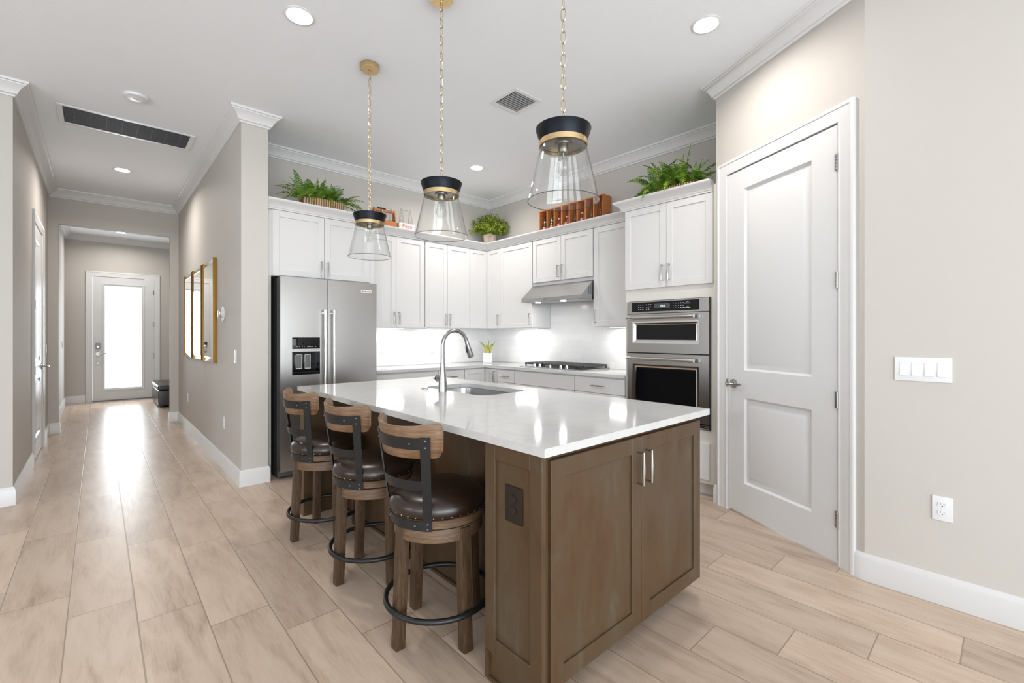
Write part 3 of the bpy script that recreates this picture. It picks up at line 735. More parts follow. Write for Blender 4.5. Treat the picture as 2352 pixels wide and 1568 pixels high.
for k in range(7):
    y = 0.115 + k * 0.024; g.box(HW - 0.001, HW + 0.002, y, y + 0.008, 1.712, 1.720 + (1.845 - 1.712) * min(1, max(0, (y - 0.02) / 0.175)))
g.build('side_vent', M_STEEL_D, t)

t = thing('gas_cooktop', 'five-burner gas cooktop with black cast-iron grates in the worktop', 'cooktop', (3.645, 3.862, 0.914), RZ_O)
CW, CD = 0.912, 0.505
G().box(0, CW, 0, CD, 0.0005, 0.010, 0.003, 2).build('cooktop_tray', M_STEEL, t)
for k in range(3):
    x0 = 0.018 + k * 0.293; x1 = x0 + 0.290; y0c, y1c = (0.085 if k == 1 else 0.030), CD - 0.018
    y0c = 0.072
    g = G(); zt = 0.050; b = 0.011
    g.box(x0, x1, y0c, y0c + b, zt - 0.020, zt, 0.002).box(x0, x1, y1c - b, y1c, zt - 0.020, zt, 0.002)
    g.box(x0, x0 + b, y0c, y1c, zt - 0.020, zt, 0.002).box(x1 - b, x1, y0c, y1c, zt - 0.020, zt, 0.002)
    for q in range(1, 9):
        y = y0c + (y1c - y0c) * q / 9; g.box(x0, x1, y - 0.005, y + 0.005, zt - 0.016, zt + 0.002, 0.002)
    g.box((x0 + x1) / 2 - 0.005, (x0 + x1) / 2 + 0.005, y0c, y1c, zt - 0.016, zt, 0.002)
    for xx in (x0 + 0.006, x1 - 0.018):
        for yy in (y0c + 0.002, y1c - 0.014): g.box(xx, xx + 0.012, yy, yy + 0.012, 0.010, zt - 0.015)
    g.build('grate', M_CAST, t)
for x, y, r in ((0.16, 0.17, 0.042), (0.16, 0.38, 0.036), (0.455, 0.28, 0.055), (0.75, 0.17, 0.036), (0.75, 0.38, 0.042)):
    G().lathe([(0, 0.010), (r, 0.010), (r, 0.020), (r * 0.8, 0.022), (r * 0.78, 0.030), (0, 0.031)], (x, y, 0), 28).build('burner', M_CAST, t)
for x in (0.215, 0.300, 0.456, 0.612, 0.697):
    G().lathe([(0, 0.010), (0.021, 0.010), (0.021, 0.016), (0.017, 0.018), (0.0165, 0.042), (0.014, 0.044), (0, 0.044)], (x, 0.040, 0), 20).build('knob', M_CHROME, t)
# ------------------------------------------------------------------ island
t = thing('kitchen_island', 'stained brown wood kitchen island with an overhanging white quartz top', 'kitchen island', (1.074, 1.050, 0))
IL, IW = 2.36, 1.126              # length (Y) and width (X) of the base, local origin at its near corner
g = G()
g.box(0.020, IW, 0.0, 0.262, 0.105, 0.8835).box(0.290, IW, 0.262, IL - 0.050, 0.105, 0.50).box(0.020, IW, IL - 0.050, IL, 0.105, 0.8835)
g.box(0.290, 0.560, 0.262, IL - 0.050, 0.50, 0.8835).box(1.090, IW, 0.262, IL - 0.050, 0.50, 0.8835)
g.box(0.290, IW, 0.262, 0.80, 0.50, 0.8835).box(0.290, IW, 1.90, IL - 0.050, 0.50, 0.8835)
g.build('cabinet_body', M_ISLAND, t)
g = G().box(0.045, IW, 0.075, 0.262, 0.0, 0.1045).box(0.300, IW - 0.075, 0.262, IL - 0.050, 0.0, 0.1045)
g.build('toe_kick', M_ISLAND, t)
# the two end piers facing the stools, each a framed panel with a plinth board
for y0, y1 in ((-0.020, 0.276),):
    g = G(); r = 0.058
    g.box(0, 0.020, y0, y0 + r, 0.105, 0.8835, 0.002).box(0, 0.020, y1 - r, y1, 0.105, 0.8835, 0.002)
    g.box(0, 0.020, y0 + r, y1 - r, 0.105, 0.165, 0.002).box(0, 0.020, y0 + r, y1 - r, 0.823, 0.8835, 0.002)
    g.box(0.009, 0.019, y0 + r - 0.003, y1 - r + 0.003, 0.160, 0.826)
    g.box(0.0, 0.030, y0, y0 + 0.022, 0.0, 0.105).box(0.0, 0.030, y1 - 0.022, y1, 0.0, 0.105)
    g.build('end_panel', M_ISLAND, t)
    G().box(0.008, 0.040, y0 + 0.022, y1 - 0.022, 0.0, 0.104).build('plinth_board', M_ISLAND, t)
    G().box(-0.002, 0.010, y0 + 0.018, y1 - 0.018, 0.0, 0.016, 0.004, 2).build('shoe_moulding', M_ISLAND, t)
G().box(0.0, 0.290, IL - 0.0495, IL + 0.020, 0.0, 0.8835, 0.002).build('end_panel', M_ISLAND, t)
G().box(0.278, 0.2895, 0.2765, IL - 0.0500, 0.0, 0.8835).build('back_panel', M_ISLAND, t)
G().box(0.266, 0.2775, 0.2765, IL - 0.0500, 0.0, 0.016, 0.004, 2).build('shoe_moulding', M_ISLAND, t)
G().box(0.0205, 0.060, -0.006, -0.0005, 0.105, 0.8835).build('filler_strip', M_ISLAND, t)
add_front(t, 'door', 0.045, 0.596, 0.082, 0.860, ('v', 0.568, 0.735), mat=M_ISLAND, rail=0.066)
add_front(t, 'door', 0.600, 1.131, 0.082, 0.860, ('v', 0.630, 0.735), mat=M_ISLAND, rail=0.066)
# quartz top with the sink cut-out
def rrect(x0, x1, y0, y1, r, n=6):
    P = []
    for cx_, cy_, a0 in ((x1 - r, y1 - r, 0), (x0 + r, y1 - r, 90), (x0 + r, y0 + r, 180), (x1 - r, y0 + r, 270)):
        for k in range(n + 1):
            a = math.radians(a0 + 90 * k / n); P.append((cx_ + r * math.cos(a), cy_ + r * math.sin(a)))
    return P
SX0, SX1, SY0, SY1 = 1.712, 2.100, 2.140, 2.812
g = G().prism_hole([(1.060, 1.005), (2.256, 1.005), (2.256, 3.452), (1.060, 3.452)], rrect(SX0, SX1, SY0, SY1, 0.075), 0.8845, 0.914)
tag(g.build('countertop', M_QUARTZ, smooth=20), 'large white quartz top of the wooden island, with a sink cut into it', 'countertop')
# undermount sink
t = thing('kitchen_sink', 'undermount stainless sink bowl set into the island top', 'sink', ((SX0 + SX1) / 2, (SY0 + SY1) / 2, 0.884))
def sr(i, z, r): return [(x - (SX0 + SX1) / 2, y - (SY0 + SY1) / 2, z) for x, y in rrect(SX0 + i, SX1 - i, SY0 + i, SY1 - i, r, 8)]
G().ring_loft([sr(-0.015, -0.001, 0.085), sr(0.004, -0.001, 0.075), sr(0.006, -0.010, 0.073), sr(0.012, -0.180, 0.070), sr(0.022, -0.197, 0.062), sr(0.045, -0.203, 0.045), sr(0.13, -0.206, 0.02)], True, False, True).build('sink_bowl', M_STEEL, t, fix=False)
G().lathe([(0, -0.2035), (0.038, -0.2035), (0.045, -0.201), (0.050, -0.2045)], (0.06, 0.0, 0), 28).build('drain', M_CHROME, t)
# pull-down faucet
t = thing('kitchen_faucet', 'tall brushed-steel pull-down faucet arching over the island sink', 'faucet', (1.655, 2.480, 0.914))
G().lathe([(0, 0.0005), (0.0275, 0.0005), (0.0275, 0.006), (0.0265, 0.010), (0.0262, 0.055), (0.0235, 0.090), (0.0165, 0.150), (0.0135, 0.190), (0.0128, 0.215), (0, 0.215)], n=32).build('faucet_body', M_FAUCET, t)
R_ = 0.098; pts = [(0, 0, 0.215), (0, 0, 0.26), (0, 0, 0.300)]
for k in range(1, 17):
    a = PI - math.radians(165) * k / 16; pts.append((R_ + R_ * math.cos(a), 0, 0.300 + R_ * math.sin(a)))
e = Vector(pts[-1]); d = (e - Vector(pts[-2])).normalized()
G().tube(pts, 0.0125, 20).build('spout', M_FAUCET, t)
p1 = e + d * 0.004; p2 = e + d * 0.030; p3 = e + d * 0.105; p4 = e + d * 0.113
sh = G().tube([e, p1, p2, p3, p4], [0.0125, 0.0135, 0.0150, 0.0225, 0.0205], 24).build('spray_head', M_FAUCET, t)
q = e + d * 0.05 + Vector((-d.z, 0, d.x)) * 0.0
nrm = Vector((d.z, 0, -d.x)); nrm = nrm if nrm.x < 0 else -nrm
G().tube([e + d * 0.030 + nrm * 0.0150, e + d * 0.050 + nrm * 0.0185, e + d * 0.075 + nrm * 0.0205], [0.005, 0.0065, 0.005], 10).build('spray_button', M_BPLAST, sh)
lv = G().cyl((0, 0.016, 0.083), (0, 0.054, 0.083), 0.0215, 0.0215, 26).build('lever_hub', M_FAUCET, t)
G().cyl((0, 0.054, 0.083), (0, 0.059, 0.083), 0.0222, 0.0222, 26).build('hub_ring', M_BLACKM, lv)
G().tube([(0, 0.058, 0.083), (-0.002, 0.075, 0.084), (-0.006, 0.095, 0.080)], [0.010, 0.008, 0.006], 14).build('lever', M_NICKEL, t)
t = tag(G().lathe([(0, 0.0005), (0.024, 0.0005), (0.024, 0.003), (0.018, 0.0055), (0.012, 0.0055), (0.011, 0.0085), (0, 0.009)], n=26).build('air_switch', M_NICKEL), 'small round metal switch button on the island top beside the faucet', 'switch')
t.location = (1.650, 2.690, 0.914)

# ------------------------------------------------------------------ bar stools
def arc(r, a0, a1, n): return [(r * math.cos(a0 + (a1 - a0) * k / n), r * math.sin(a0 + (a1 - a0) * k / n)) for k in range(n + 1)]
def strap(g, r, a0, a1, z0, z1, th=0.004, n=20, lean=0.0, zl=0.545):
    """Curved flat metal band; the radius grows with height when it leans."""
    rings = []
    for k in range(n + 1):
        a = a0 + (a1 - a0) * k / n; c, s = math.cos(a), math.sin(a)
        def P(rr, z): q = rr + lean * max(0, z - zl); return (q * c, q * s, z)
        rings.append([P(r, z0), P(r + th, z0), P(r + th, z1), P(r, z1)])
    return g.ring_loft(rings, True, True, True)
LEAN = 0.14
def make_stool(label):
    t = thing('bar_stool', label, 'bar stool', (0, 0, 0), 0, 'swivel bar stools at the island')
    # seat
    G().lathe([(0, 0.548), (0.196, 0.548), (0.203, 0.550), (0.209, 0.558), (0.212, 0.572), (0.210, 0.588), (0.202, 0.604), (0.186, 0.618), (0.160, 0.628), (0.12, 0.635), (0.06, 0.639), (0, 0.640)], n=48).build('seat_cushion', M_LEATHER, t, 50)
    g = G()
    for k in range(36):
        a = 2 * PI * (k + 0.5) / 36; c = Vector((0.2085 * math.cos(a), 0.2085 * math.sin(a), 0.5585))
        g.lathe([(0, 0.0022), (0.003, 0.0012), (0.0042, -0.001)], (0, 0, 0), 8) if False else None
        m = Matrix.Translation(c) @ Matrix.Diagonal((0.0042, 0.0042, 0.0042, 1))
        bmesh.ops.create_icosphere(g.bm, subdivisions=1, radius=1, matrix=m)
    g.build('nailhead_trim', M_NAIL, t)
    G().lathe([(0, 0.512), (0.200, 0.512), (0.204, 0.515), (0.204, 0.545), (0.200, 0.5475), (0, 0.5475)], n=48).build('seat_ring', M_SLATW, t)
    G().lathe([(0, 0.504), (0.150, 0.504), (0.150, 0.512), (0, 0.512)], n=32).build('swivel_plate', M_BLACKM, t)
    G().lathe([(0.160, 0.452), (0.190, 0.452), (0.190, 0.500), (0.188, 0.504), (0.0, 0.504), (0.0, 0.496), (0.160, 0.496)], n=48, closed=True).build('apron_ring', M_SLATW, t)
    # legs, each its own post
    for k in range(4):
        a = k * PI / 2 - 0.10; ca, sa = math.cos(a), math.sin(a); w = 0.0215; rings = []
        for z, r in ((0.0, 0.196), (0.005, 0.1965), (0.25, 0.186), (0.499, 0.176)):
            ww = w if z > 0 else w - 0.002
            rings.append([(r * ca + dx * ca - dy * sa, r * sa + dx * sa + dy * ca, z) for dx, dy in ((-ww, -ww), (ww, -ww), (ww, ww), (-ww, ww))])
        g = G().ring_loft(rings)
        es = [e for e in g.bm.edges if abs(e.verts[0].co.z - e.verts[1].co.z) > 0.05]
        bmesh.ops.bevel(g.bm, geom=es, offset=0.003, segments=2, profile=0.6, affect='EDGES')
        lg = g.build('leg', M_SEATW, t, 30)
        G().cyl((0.2135 * ca, 0.2135 * sa, 0.163), (0.2085 * ca, 0.2085 * sa, 0.163), 0.006, None, 10).build('bolt', M_BLACKM, lg)
    G().tube([(0.226 * math.cos(2 * PI * k / 48), 0.226 * math.sin(2 * PI * k / 48), 0.163) for k in range(48)], 0.0115, 14, True).build('footrest_ring', M_BLACKM, t)
    # back: two flat uprights with three curved straps, and a bent wooden rail
    A = math.radians(39); ups = []
    for s in (-1, 1):
        g = G(); a = PI + s * A; da = 0.017 / 0.21; n = 12; rings = []
        for k in range(n + 1):
            z = 0.508 + (0.888 - 0.508) * k / n; r = 0.2055 + LEAN * max(0, z - 0.545)
            rings.append([(rr * math.cos(aa), rr * math.sin(aa), z) for rr, aa in ((r, a - da), (r + 0.005, a - da), (r + 0.005, a + da), (r, a + da))])
        ups.append(g.ring_loft(rings).build('back_upright', M_BLACKM, t))
    bf = ups[0]
    for z0, z1 in ((0.508, 0.546), (0.672, 0.712), (0.838, 0.884)):
        strap(G(), 0.2045, PI - A, PI + A, z0, z1, 0.0035, 24, LEAN).build('cross_strap', M_BLACKM, t)
    def rivet(a, r, z, q): 
        g = G(); bmesh.ops.create_icosphere(g.bm, subdivisions=1, radius=q, matrix=Matrix.Translation((r * math.cos(a), r * math.sin(a), z))); g.build('rivet', M_STEEL_D, t)
    for s in (-1, 1):
        for z in (0.517, 0.537, 0.848, 0.875): rivet(PI + s * A, 0.2105 + LEAN * max(0, z - 0.545), z, 0.0055)
        rivet(PI + s * A * 0.62, 0.2085 + LEAN * (0.861 - 0.545), 0.861, 0.005)
        rivet(PI + s * A * 0.62, 0.2085, 0.527, 0.005)
    B = math.radians(55); n = 40; rings = []
    for k in range(n + 1):
        u = -1 + 2 * k / n; a = PI + B * u
        e = max(0.0, (abs(u) - 0.86) / 0.14); sh = 0.030 * (1 - math.sqrt(max(0, 1 - e * e)))
        z0, z1 = 0.800 + sh + 0.004 * u * u, 0.924 + 0.022 * u * u - sh
        row = []
        for rr, z in ((0.186, z0 + 0.003), (0.188, z0), (0.200, z0), (0.202, z0 + 0.003), (0.202, z1 - 0.003), (0.200, z1), (0.188, z1), (0.186, z1 - 0.003)):
            q = rr + LEAN * (z - 0.545); row.append((q * math.cos(a), q * math.sin(a), z))
        rings.append(row)
    G().ring_loft(rings).build('back_rail', M_RAILW, t, 40)
    return t
st = make_stool('wooden bar stool with brown leather seat, nearest the dark outlet on the island end')
s2 = copy_tree(st); s2['label'] = 'wooden bar stool with brown leather seat, in the middle of the three'
s3 = copy_tree(st); s3['label'] = 'wooden bar stool with brown leather seat, standing in front of the refrigerator'
for o, x, y, rz in ((st, 1.105, 1.685, 0.10), (s2, 1.112, 2.328, 0.10), (s3, 1.100, 2.995, 0.08)):
    o.location = (x, y, 0); o.rotation_euler = (0, 0, rz)
# ------------------------------------------------------------------ pendants
def make_pendant(label, x, y):
    t = thing('pendant_light', label, 'pendant light', (x, y, CZ), 0, 'glass pendants over the island')
    G().lathe([(0, -0.0005), (0.064, -0.0005), (0.066, -0.003), (0.066, -0.032), (0.063, -0.036), (0, -0.036)], n=40).build('ceiling_canopy', M_BRASS, t)
    G().lathe([(0, -0.036), (0.010, -0.036), (0.011, -0.042), (0.007, -0.048), (0, -0.048)], n=16).build('canopy_loop', M_BRASS, t)
    zt = 2.135 - CZ                       # top of the shade holder
    g = G(); z = -0.042; k = 0; L = 0.054; w = 0.0102; r = 0.0020
    while z - L + 0.008 > zt - 0.012:
        pts = []
        for i in range(16):
            a = 2 * PI * i / 16; c, s = math.cos(a), math.sin(a)
            q = w * (abs(c) ** 0.8) * (1 if c > 0 else -1); zz = (L / 2) * (abs(s) ** 0.9) * (1 if s > 0 else -1)
            an = 0.35 + (PI / 2 if k % 2 else 0); pts.append((q * math.cos(an), q * math.sin(an), z - L / 2 + zz))
        g.tube(pts, r, 6, True); z -= L - 2 * r - 0.003; k += 1
    g.build('chain', M_CHAIN, t)
    # flared black holder, brass band, gallery
    G().lathe([(0.0, zt), (0.108, zt), (0.114, zt - 0.002), (0.1145, zt - 0.006), (0.098, zt - 0.056), (0.095, zt - 0.056), (0.110, zt - 0.006), (0.0, zt - 0.005)], n=56).build('shade_holder', M_CAPB, t)
    b = G().lathe([(0.0965, zt - 0.0555), (0.0995, zt - 0.0555), (0.0995, zt - 0.0765), (0.0965, zt - 0.0765)], n=56, closed=True).build('brass_band', M_BRASS, t)
    g = G()
    for a in (0.7, 2.8, 4.9): bmesh.ops.create_icosphere(g.bm, subdivisions=1, radius=0.003, matrix=Matrix.Translation((0.0995 * math.cos(a), 0.0995 * math.sin(a), zt - 0.066)))
    g.build('band_screws', M_BRASS, b)
    G().lathe([(0.0, zt - 0.058), (0.092, zt - 0.058), (0.092, zt - 0.062), (0.036, zt - 0.063), (0.034, zt - 0.070), (0.0, zt - 0.070)], n=40).build('inner_plate', M_INNER, t)
    G().lathe([(0.0, zt - 0.068), (0.021, zt - 0.068), (0.021, zt - 0.098), (0.019, zt - 0.102), (0.0, zt - 0.102)], n=26).build('lamp_socket', M_INNER, t)
    bl = G().lathe([(0.013, zt - 0.101), (0.014, zt - 0.116), (0.020, zt - 0.130), (0.027, zt - 0.148), (0.029, zt - 0.163), (0.026, zt - 0.178), (0.018, zt - 0.189), (0.008, zt - 0.194), (0, zt - 0.195)], n=26).build('bulb', M_BULB, t)
    g = G()
    for k in range(6):
        a = k * PI / 3
        g.tube([(0.004 * math.cos(a), 0.004 * math.sin(a), zt - 0.125), (0.010 * math.cos(a), 0.010 * math.sin(a), zt - 0.170)], 0.0007, 4)
    g.cyl((0, 0, zt - 0.102), (0, 0, zt - 0.125), 0.005, 0.003, 10)
    g.build('filament', M_NICKEL, bl)
    # clear flared glass
    pr = [(0.0945, zt - 0.060), (0.0955, zt - 0.080), (0.101, zt - 0.100), (0.1125, zt - 0.150), (0.125, zt - 0.205), (0.1375, zt - 0.260), (0.1460, zt - 0.297), (0.1485, zt - 0.300)]
    G().lathe(pr + [(r - 0.003, z) for r, z in reversed(pr)], n=72, closed=True).build('glass_shade', M_GLASS, t)
    G().tube([(0.1472 * math.cos(2 * PI * k / 72), 0.1472 * math.sin(2 * PI * k / 72), zt - 0.3005) for k in range(72)], 0.0019, 8, True).build('glass_rim', M_RIM, t)
    return t
PX = 1.420
make_pendant('clear glass pendant over the sink end, showing its brass ceiling canopy', PX, 3.045)
make_pendant('clear glass pendant hanging above the middle of the island', PX, 2.140)
make_pendant('clear glass pendant lowest in view, hanging before the wooden bottle crate', PX, 1.240)

# ------------------------------------------------------------------ recessed lights, vents, detector
def downlight(label, x, y, power):
    t = thing('recessed_light', label, 'ceiling light', (x, y, CZ), 0, 'recessed ceiling lights')
    G().lathe([(0.064, -0.0008), (0.086, -0.0008), (0.086, -0.004), (0.075, -0.007), (0.066, -0.003)], n=40, closed=True).build('trim_ring', M_PLASTIC, t)
    G().lathe([(0, -0.0025), (0.0655, -0.0025), (0.0655, -0.0035), (0, -0.0035)], n=40).build('lens', M_LENS, t)
    area('downlight', (0, 0, -0.012), (0, 0, 0), 0.13, 0.13, power, (1.0, 0.93, 0.86), math.radians(158), 'DISK', t)
downlight('round recessed light in the ceiling nearest the three hanging pendants', 0.889, 2.856, DOWNLIGHT_W)
downlight('round recessed light in the ceiling beside the pantry crown moulding', 2.759, 1.251, DOWNLIGHT_W)
downlight('round recessed light in the ceiling above the cabinet corner', 3.186, 4.083, 19.0)
downlight('round recessed light in the hall ceiling beyond the long air grille', 0.208, 6.896, 22.0)
downlight('round recessed light in the entry ceiling seen through the hall opening', 0.320, 11.10, 15.0)
t = thing('air_grille', 'long dark return air grille in the hall ceiling', 'air vent', (0.218, 5.475, CZ))
g = G(); a, b = 0.475, 0.222; w = 0.028
g.box(-a, a, -b, -b + w, -0.010, -0.0008, 0.003).box(-a, a, b - w, b, -0.010, -0.0008, 0.003).box(-a, -a + w + 0.01, -b + w, b - w, -0.010, -0.0008, 0.003).box(a - w - 0.01, a, -b + w, b - w, -0.010, -0.0008, 0.003)
g.build('grille_frame', M_PLASTIC, t)
G().box(-a + 0.03, a - 0.03, -b + 0.03, b - 0.03, -0.004, -0.001).build('grille_filter', M_FILTER, t)
g = G()
for k in range(15):
    y = -b + w + 0.012 + k * (2 * b - 2 * w - 0.024) / 14; g.box(-a + 0.038, a - 0.038, y - 0.0012, y + 0.0012, -0.0085, -0.0045)
for k in range(1, 9): g.box(-a + k * 2 * a / 9 - 0.002, -a + k * 2 * a / 9 + 0.002, -b + w, b - w, -0.0055, -0.0040)
g.build('grille_louvres', M_STEEL_D, t)
t = thing('ceiling_vent', 'square white supply vent with grey louvres in the kitchen ceiling', 'air vent', (2.517, 2.708, CZ))
g = G(); a = 0.152; w = 0.036
g.box(-a, a, -a, -a + w, -0.008, -0.0008, 0.003).box(-a, a, a - w, a, -0.008, -0.0008, 0.003).box(-a, -a + w, -a + w, a - w, -0.008, -0.0008, 0.003).box(a - w, a, -a + w, a - w, -0.008, -0.0008, 0.003)
g.build('vent_frame', M_PLASTIC, t)
G().box(-a + w, a - w, -a + w, a - w, -0.002, -0.0008).build('vent_throat', M_GAP, t)
g = G()
for k in range(9):
    y = -a + w + 0.010 + k * (2 * a - 2 * w - 0.014) / 8.6; g.box(-a + w + 0.004, a - w - 0.004, -0.0062, 0.0062, -0.0008, 0.0008, m=tr(0, y, -0.009) @ Matrix.Rotation(math.radians(-18), 4, 'X'))
M_LOUV = principled('louvre_grey', (0.30, 0.31, 0.33), 0.4)
g.build('vent_louvres', M_LOUV, t)
t = thing('smoke_detector', 'round white smoke detector on the ceiling before the long grille', 'smoke detector', (0.225, 4.690, CZ))
G().lathe([(0, -0.0008), (0.078, -0.0008), (0.080, -0.004), (0.079, -0.014), (0.074, -0.021), (0.064, -0.024), (0, -0.025)], n=40).build('detector_body', M_PLASTIC, t)
G().lathe([(0.0, -0.025), (0.018, -0.025), (0.018, -0.027), (0, -0.0275)], n=24).build('test_button', M_SIGN, t)

# ------------------------------------------------------------------ wall plates
def plate(name, label, cat, loc, rz, w, h, kind, n=1, mat=None, group=None):
    """Wall plate centred at loc, facing local -y. kind: 'duplex', 'rocker', 'blank'."""
    mat = mat or M_PLASTIC
    t = thing(name, label, cat, loc, rz, group)
    G().box(-w / 2, w / 2, -0.006, -0.0006, -h / 2, h / 2, 0.003, 2).build('cover_plate', mat, t)
    for k in range(n):
        x = (k - (n - 1) / 2) * 0.0460
        if kind == 'rocker':
            g = G().box(x - 0.0165, x + 0.0165, -0.0075, -0.005, -0.034, 0.034, 0.001); f = g.build('switch_frame', mat, t)
            g = G(); g.ring_loft([[(x - 0.0150, -0.007, -0.032), (x - 0.0150, -0.0105, -0.032), (x - 0.0150, -0.0080, 0.0), (x - 0.0150, -0.0072, 0.032), (x - 0.0150, -0.006, 0.032)], [(x + 0.0150, -0.007, -0.032), (x + 0.0150, -0.0105, -0.032), (x + 0.0150, -0.0080, 0.0), (x + 0.0150, -0.0072, 0.032), (x + 0.0150, -0.006, 0.032)]])
            g.build('rocker', mat, t, 20)
        elif kind == 'duplex':
            for s in (-1, 1):
                z = s * 0.0195
                pts = [(0.0168 * math.cos(a), max(-0.0135, min(0.0135, 0.0168 * math.sin(a)))) for a in [2 * PI * i / 28 for i in range(28)]]
                g = G().ring_loft([[(px_, y, z + pz) for px_, pz in pts] for y in (-0.0055, -0.0085)]); soc = g.build('socket', mat, t)
                g = G().box(-0.0075, -0.0055, -0.0089, -0.0084, z - 0.001, z + 0.008).box(0.0055, 0.0075, -0.0089, -0.0084, z, z + 0.007).cyl((0, -0.0084, z - 0.006), (0, -0.0089, z - 0.006), 0.0026, None, 10)
                g.build('slots', M_GAP, soc)
            G().cyl((0, -0.006, 0), (0, -0.0072, 0), 0.003, None, 10).build('screw', mat, t)
    return t
plate('light_switch', 'white four-gang rocker switch plate on the wall beside the pantry door', 'light switch', (2.972, 0.281, 1.114), RZ_O, 0.210, 0.117, 'rocker', 4)
plate('wall_outlet', 'white duplex outlet low on the wall below the four-gang switch', 'outlet', (2.972, 0.2105, 0.455), RZ_O, 0.073, 0.115, 'duplex')
plate('island_outlet', 'dark bronze duplex outlet on the island end panel', 'outlet', (1.0825, 1.172, 0.684), RZ_O, 0.086, 0.128, 'duplex', mat=M_BRONZE)
WG = 'white plates on the tiled backsplash'
plate('wall_outlet', 'white duplex outlet on the backsplash just beside the refrigerator', 'outlet', (2.505, 5.0205, 1.124), 0, 0.072, 0.116, 'duplex', group=WG)
plate('wall_outlet', 'white duplex outlet on the backsplash behind the faucet', 'outlet', (3.198, 5.0205, 1.113), 0, 0.072, 0.116, 'duplex', group=WG)
plate('wall_outlet', 'white duplex outlet on the back-wall tiles next to the snake plant', 'outlet', (3.760, 5.0205, 1.113), 0, 0.072, 0.116, 'duplex', group=WG)
plate('light_switch', 'white rocker switch on the side-wall tiles between snake plant and cooktop', 'light switch', (4.1605, 4.390, 1.113), RZ_O, 0.072, 0.116, 'rocker', group=WG)
plate('light_switch', 'white switch plate on the hall wall below the thermostat', 'light switch', (0.894, 4.569, 1.095), RZ_O, 0.072, 0.116, 'rocker')
plate('wall_outlet', 'white outlet low on the hall wall below the mirrors', 'outlet', (0.894, 7.420, 0.447), RZ_O, 0.072, 0.116, 'duplex')
plate('wall_outlet', 'white outlet low on the hall wall below the thermostat', 'outlet', (0.894, 5.070, 0.447), RZ_O, 0.072, 0.116, 'duplex')
plate('light_switch', 'white switch plate on the hall wall beyond the closet door', 'light switch', (-0.475, 7.98, 1.115), PI / 2, 0.072, 0.116, 'rocker')
plate('light_switch', 'white switch plate on the entry wall near the front door', 'light switch', (-0.455, 10.95, 1.12), PI / 2, 0.072, 0.116, 'rocker')
t = thing('thermostat', 'round thermostat with a steel dial on the hall wall', 'thermostat', (0.894, 5.118, 1.488), RZ_O)
G().xf(Matrix.Identity(4)).lathe([(0, 0.0006), (0.072, 0.0006), (0.074, 0.003), (0.072, 0.007), (0, 0.007)], n=44).xf(Matrix.Rotation(PI / 2, 4, 'X')).build('base_plate', M_PLASTIC, t)
G().lathe([(0, 0.007), (0.036, 0.007), (0.036, 0.026), (0, 0.026)], n=36).xf(Matrix.Rotation(PI / 2, 4, 'X')).build('thermostat_body', M_PLASTIC, t)
G().lathe([(0, 0.026), (0.043, 0.024), (0.044, 0.030), (0.042, 0.040), (0, 0.041)], n=40).xf(Matrix.Rotation(PI / 2, 4, 'X')).build('dial', M_CHROME, t)

# ------------------------------------------------------------------ mirrors and ottoman in the hall
for y0, y1, lab in ((5.430, 6.105, 'tall gold-sided mirror panel nearest the thermostat'), (6.160, 6.835, 'tall gold-sided mirror panel in the middle of the row of three'), (6.890, 7.565, 'tall gold-sided mirror panel closest to the front door')):
    t = thing('wall_mirror', lab, 'mirror', (0.894, y1, 1.0), RZ_O, group='mirrors on the hall wall')
    w = y1 - y0; h = 1.075; d = 0.034
    g = G(); g.ring_loft([[(0.0, -d * 0.6, z), (0.010, -d, z), (0.018, -d, z), (0.030, -d + 0.006, z), (0.030, -0.001, z), (0.0, -0.001, z)] for z in (0, h)]); g.build('frame_side', M_GOLD, t)
    g = G(); g.ring_loft([[(w, -d * 0.6, z), (w - 0.010, -d, z), (w - 0.018, -d, z), (w - 0.030, -d + 0.006, z), (w - 0.030, -0.001, z), (w, -0.001, z)] for z in (0, h)]); g.build('frame_side', M_GOLD, t)
    for z0, z1 in ((0.0, 0.052), (h, h - 0.052)):
        G().ring_loft([[(x, -0.001, z0), (x, -d + 0.024, z0), (x, -d + 0.006, z1), (x, -0.001, z1)] for x in (0.0301, w - 0.0301)]).build('bevelled_strip', M_MIRROR, t)
    G().box(0.0301, w - 0.0301, -d + 0.009, -0.001, 0.0521, h - 0.0521).build('mirror_glass', M_MIRROR, t, label='plain mirror glass')
t = thing('storage_ottoman', 'black leather storage ottoman beside the front door', 'ottoman', (0.785, 10.10, 0))
G().box(0.0, 0.56, 0.0, 1.30, 0.028, 0.300, 0.025, 3).build('ottoman_box', M_LEATHB, t)
G().box(-0.006, 0.566, -0.006, 1.306, 0.303, 0.395, 0.030, 4).build('cushioned_lid', M_LEATHB, t)
for x in (0.05, 0.51):
    for y in (0.05, 1.25): G().box(x - 0.025, x + 0.025, y - 0.025, y + 0.025, 0.0, 0.0279).build('foot', M_BPLAST, t)
